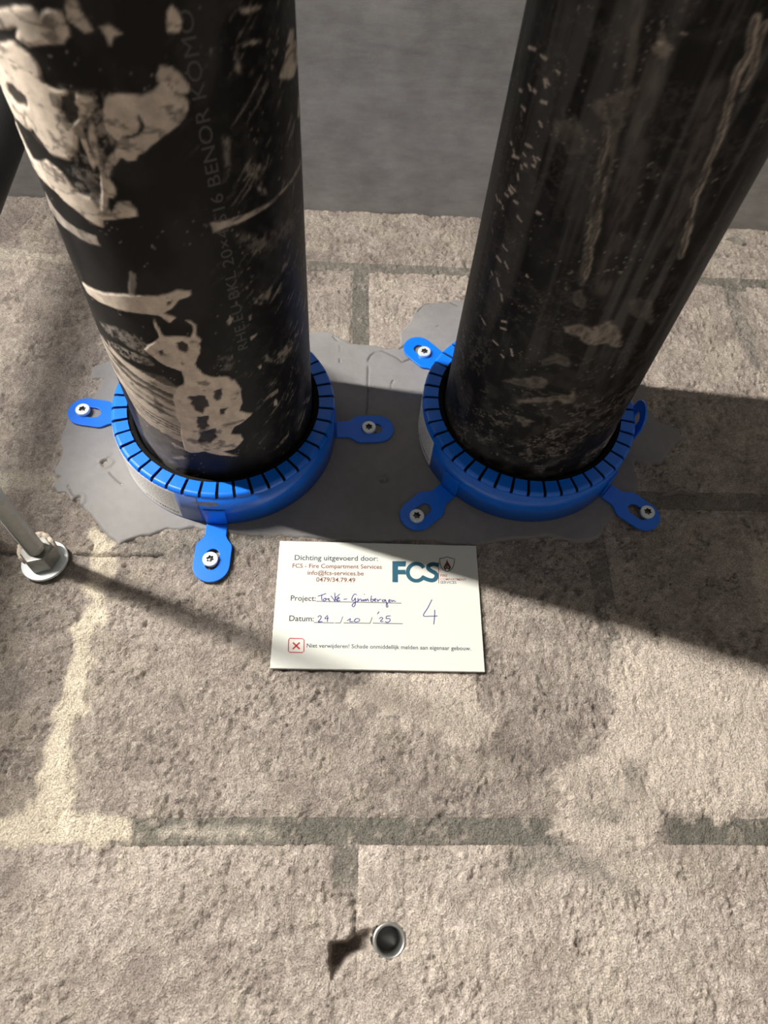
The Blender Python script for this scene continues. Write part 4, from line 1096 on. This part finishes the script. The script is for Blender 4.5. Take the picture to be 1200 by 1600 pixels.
M['smear'] = plain('grey_smear', (0.30, 0.30, 0.31), 0.9, noise_scale=300, noise_amt=0.4)
build_collar(LEFT_PIPE, 'left blue slotted metal fire collar, with a white sticker, around the cement-splashed pipe',
             [(172.5, 99.2, False, 0.0), (3.4, 92.6, False, 0.3), (268.8, 95.0, False, -0.6), (88.0, 95.0, False, 0.0)], True, (192, 250.5, 2.8, 31.6))
build_collar(RIGHT_PIPE, 'right blue slotted metal fire collar, one bracket folded up unscrewed, around the dusty pipe',
             [(133.0, 92.6, False, 0.0), (222.9, 99.6, False, 1.0), (319.9, 99.5, False, 3.0), (-3.0, None, True, 0.0)], False, (165, 205, 2.8, 29.0))


# ---------------------------------------------------------------- the inspection card stuck to the wall
def build_card():
    w, h, t = 121.8, 80.4, 2.0
    root = thing('inspection_card', (6.3, -121.4, 1.1), 'white printed card with blue handwriting, fixed to the wall below the collars', 'card')
    root.rotation_euler = (Matrix.Rotation(math.pi / 2, 4, 'X') @ Matrix.Rotation(-0.0053, 4, 'Z')).to_euler()
    o = link('card_plate', box_mesh('card_plate', 0, w, -h, 0, 0, t, M['card']), root)
    bevel(o, 0.25, 2)
    z = t + 0.05
    D = CARD_PRINT
    for s, c, (A, B) in D['texts']:
        vs, fs, tw = text_shape(s, 0.011)
        dx, dy = B[0] - A[0], B[1] - A[1]; ln = math.hypot(dx, dy); k = ln / tw
        cx, sx = dx / ln, dy / ln
        pts = [(A[0] + (x * cx - y * sx) * k, A[1] + (x * sx + y * cx) * k, z) for x, y in vs]
        props(link('printed_text', mesh_from('printed_text', pts, fs, M[c]), root))
    for c, wd, pts in D['lines']:
        nm = 'printed_rule' if len(pts) == 2 else ('printed_box' if c == 'red' else 'logo_shield')
        link(nm, mesh_from(nm, *ribbon(pts, max(wd, 0.4), z), M[c]), root)
    for k, (c, pts) in enumerate(D['polys']):
        bm = bmesh.new()
        vv = [bm.verts.new((x / 1000, y / 1000, (z + 0.02 * (c == 'ink')) / 1000)) for x, y in pts]
        ed = [bm.edges.new((vv[i], vv[(i + 1) % len(vv)])) for i in range(len(vv))]
        bmesh.ops.triangle_fill(bm, use_beauty=True, edges=ed, normal=(0, 0, 1))
        me = bpy.data.meshes.new('logo'); bm.to_mesh(me); bm.free(); me.materials.append(M[c])
        link('logo_letter' if c == 'teal' else 'logo_flame', me, root)
    for k, (c, wd, pts) in enumerate(D['thick']):
        v, f = ribbon(spline(pts, 6), (2.45, 2.65)[k], z + 0.01 * (k + 1))
        link('logo_letter', mesh_from('logo_letter', v, f, M[c]), root)
    for pts in D['hand']:
        link('pen_stroke', mesh_from('pen_stroke', *ribbon(spline(pts, 5), 0.5, z + 0.03), M['pen']), root)


build_card()


# ---------------------------------------------------------------- threaded rod with nut and washer
def build_rod():
    base = (-131.4, -138.0, 0.6)
    root = thing('threaded_rod', base, 'galvanised threaded rod with hex nut and round washer fixed into the wall', 'threaded rod')
    ax = Vector((-5.6, 5.6, 61.0)).normalized()
    root.rotation_euler = (Matrix.Rotation(math.pi / 2, 4, 'X') @ Vector((0, 0, 1)).rotation_difference(ax).to_matrix().to_4x4()).to_euler()
    prof = []
    n = 2.0
    while n < 262:
        prof += [(5.2, n), (5.2, n + 0.2), (4.0, n + 0.85), (4.0, n + 1.0)]; n += 1.6
    prof = [(0.01, 2.0)] + prof + [(4.0, n), (0.01, n)]
    vs, fs = lathe(prof, 28, closed=False)
    link('rod', mesh_from('rod', vs, fs, M['rodsteel'], False), root)
    vs, fs = lathe([(5.3, 0.8), (13.6, 0.8), (13.6, 2.8), (5.3, 2.8)], 64)
    bevel(link('washer', mesh_from('washer', vs, fs, M['zinc'], False), root), 0.3)
    # hex nut with chamfered corners
    vs, fs = [], []
    rows = [(9.2, 2.8), (10.0, 3.6), (10.0, 14.2), (9.0, 15.2), (5.0, 15.2), (5.0, 2.8)]
    for r, nn in rows:
        for k in range(6):
            a = math.radians(60 * k + 12); vs.append((r * math.cos(a), r * math.sin(a), nn))
    m = len(rows)
    for i in range(m):
        for k in range(6):
            fs.append((i * 6 + k, i * 6 + (k + 1) % 6, ((i + 1) % m) * 6 + (k + 1) % 6, ((i + 1) % m) * 6 + k))
    bevel(link('nut', mesh_from('nut', vs, fs, M['dark_steel']), root), 0.25)
    # torn paste squeezed up behind the nut
    rnd = random.Random(4)
    seg = 36; vs, fs = [], []
    for k in range(seg + 1):
        a = math.radians(20 + 200 * k / seg)
        e = math.sin(math.pi * k / seg) ** 0.5
        top = 12.5 + 4.6 * e + rnd.uniform(-0.9, 1.0)
        r = 8.6 + 1.6 * e + rnd.uniform(-0.3, 0.5)
        for rr, nn in ((r + 0.9, 8.5), (r + 1.3, top - 1.5), (r + 0.5, top), (r - 1.3, top - 0.8), (6.0, 12.0)):
            vs.append((rr * math.cos(a), rr * math.sin(a), nn))
    for k in range(seg):
        for j in range(5):
            fs.append((k * 5 + j, k * 5 + 5 + j, k * 5 + 5 + (j + 1) % 5, k * 5 + (j + 1) % 5))
    fs += [tuple(range(5)), tuple(seg * 5 + j for j in range(5))]
    props(link('plaster_residue', mesh_from('plaster_residue', vs, fs, M['plaster'], True), root), 'cream plaster stuck round the nut')


build_rod()


# ---------------------------------------------------------------- steel anchor sleeve sunk in the wall
vs, fs = lathe([(8.1, -30), (8.1, -0.3), (7.7, 0.6), (6.9, 0.6), (6.2, -0.4), (6.0, -1.5), (6.0, -30)], 64)
vs2, fs2 = lathe([(0.05, -26), (6.05, -26), (6.05, -28), (0.05, -28)], 48)
anchor = thing('anchor_sleeve', (ANCHOR[0], ANCHOR[1], 0.0), 'steel anchor sleeve sunk in the lowest blocks beside a broken-out hole', 'wall anchor')
link('sleeve', mesh_from('sleeve', vs, fs, M['rodsteel'], True), anchor)
link('plug', mesh_from('plug', vs2, fs2, M['recess'], False), anchor)
anchor.rotation_euler = (math.pi / 2 + 0.06, 0.08, 0)

# ---------------------------------------------------------------- upright black pipe at the left edge
up = thing('upright_pipe', (-199.5, CEILING_V, 76.0), 'dark upright pipe running to the ceiling at the left edge', 'pipe')
vs, fs = [], []
for k in range(48):
    a = 2 * math.pi * k / 48
    for r, y in ((16, -2587), (16, 0)):
        vs.append((r * math.cos(a), y, r * math.sin(a)))
for k in range(48):
    k2 = (k + 1) % 48
    fs.append((2 * k, 2 * k2, 2 * k2 + 1, 2 * k + 1))
fs += [tuple(2 * k for k in range(48)), tuple(2 * k + 1 for k in range(48))]
link('pipe_tube', mesh_from('pipe_tube', vs, fs, M['black_pipe'], False), up)
for yy in (-300, -1600):
    vs, fs = lathe([(16.1, -7), (18.5, -7), (18.5, 7), (16.1, 7)], 48)
    vs = [(x, yy + z, y) for x, y, z in vs]
    link('pipe_clip', mesh_from('pipe_clip', vs, fs, M['rodsteel']), up)
    link('clip_stem', box_mesh('clip_stem', -4, 4, yy - 4, yy + 4, -75.5, -17, M['rodsteel']), up)

# ---------------------------------------------------------------- batten lamp under the ceiling, left of the picture: the light of the room
lamp = thing('batten_lamp', (LAMP_U, CEILING_V, 0), 'long white batten lamp hanging under the ceiling to the left', 'lamp')
dv = LAMP_V - CEILING_V
link('housing', box_mesh('housing', -30, 30, dv + 20, dv + 60, LAMP_N0 - 20, LAMP_N1 + 20, M['housing']), lamp)
vs, fs = [], []
prof = [(8 * math.cos(math.radians(180 + 15 * k)), dv + 7 + 8 * math.sin(math.radians(180 + 15 * k))) for k in range(13)] + [(8, dv + 20), (-8, dv + 20)]
for x, y in prof:
    vs += [(x, y, LAMP_N0), (x, y, LAMP_N1)]
m = len(prof)
for k in range(m):
    k2 = (k + 1) % m
    fs.append((2 * k, 2 * k2, 2 * k2 + 1, 2 * k + 1))
fs += [tuple(2 * k for k in range(m)), tuple(2 * k + 1 for k in range(m))]
link('diffuser', mesh_from('diffuser', vs, fs, M['glow']), lamp)
for nn in (LAMP_N0 + 150, LAMP_N1 - 150):
    link('bracket', box_mesh('bracket', -12, 12, dv + 60, 0, nn - 10, nn + 10, M['housing']), lamp)
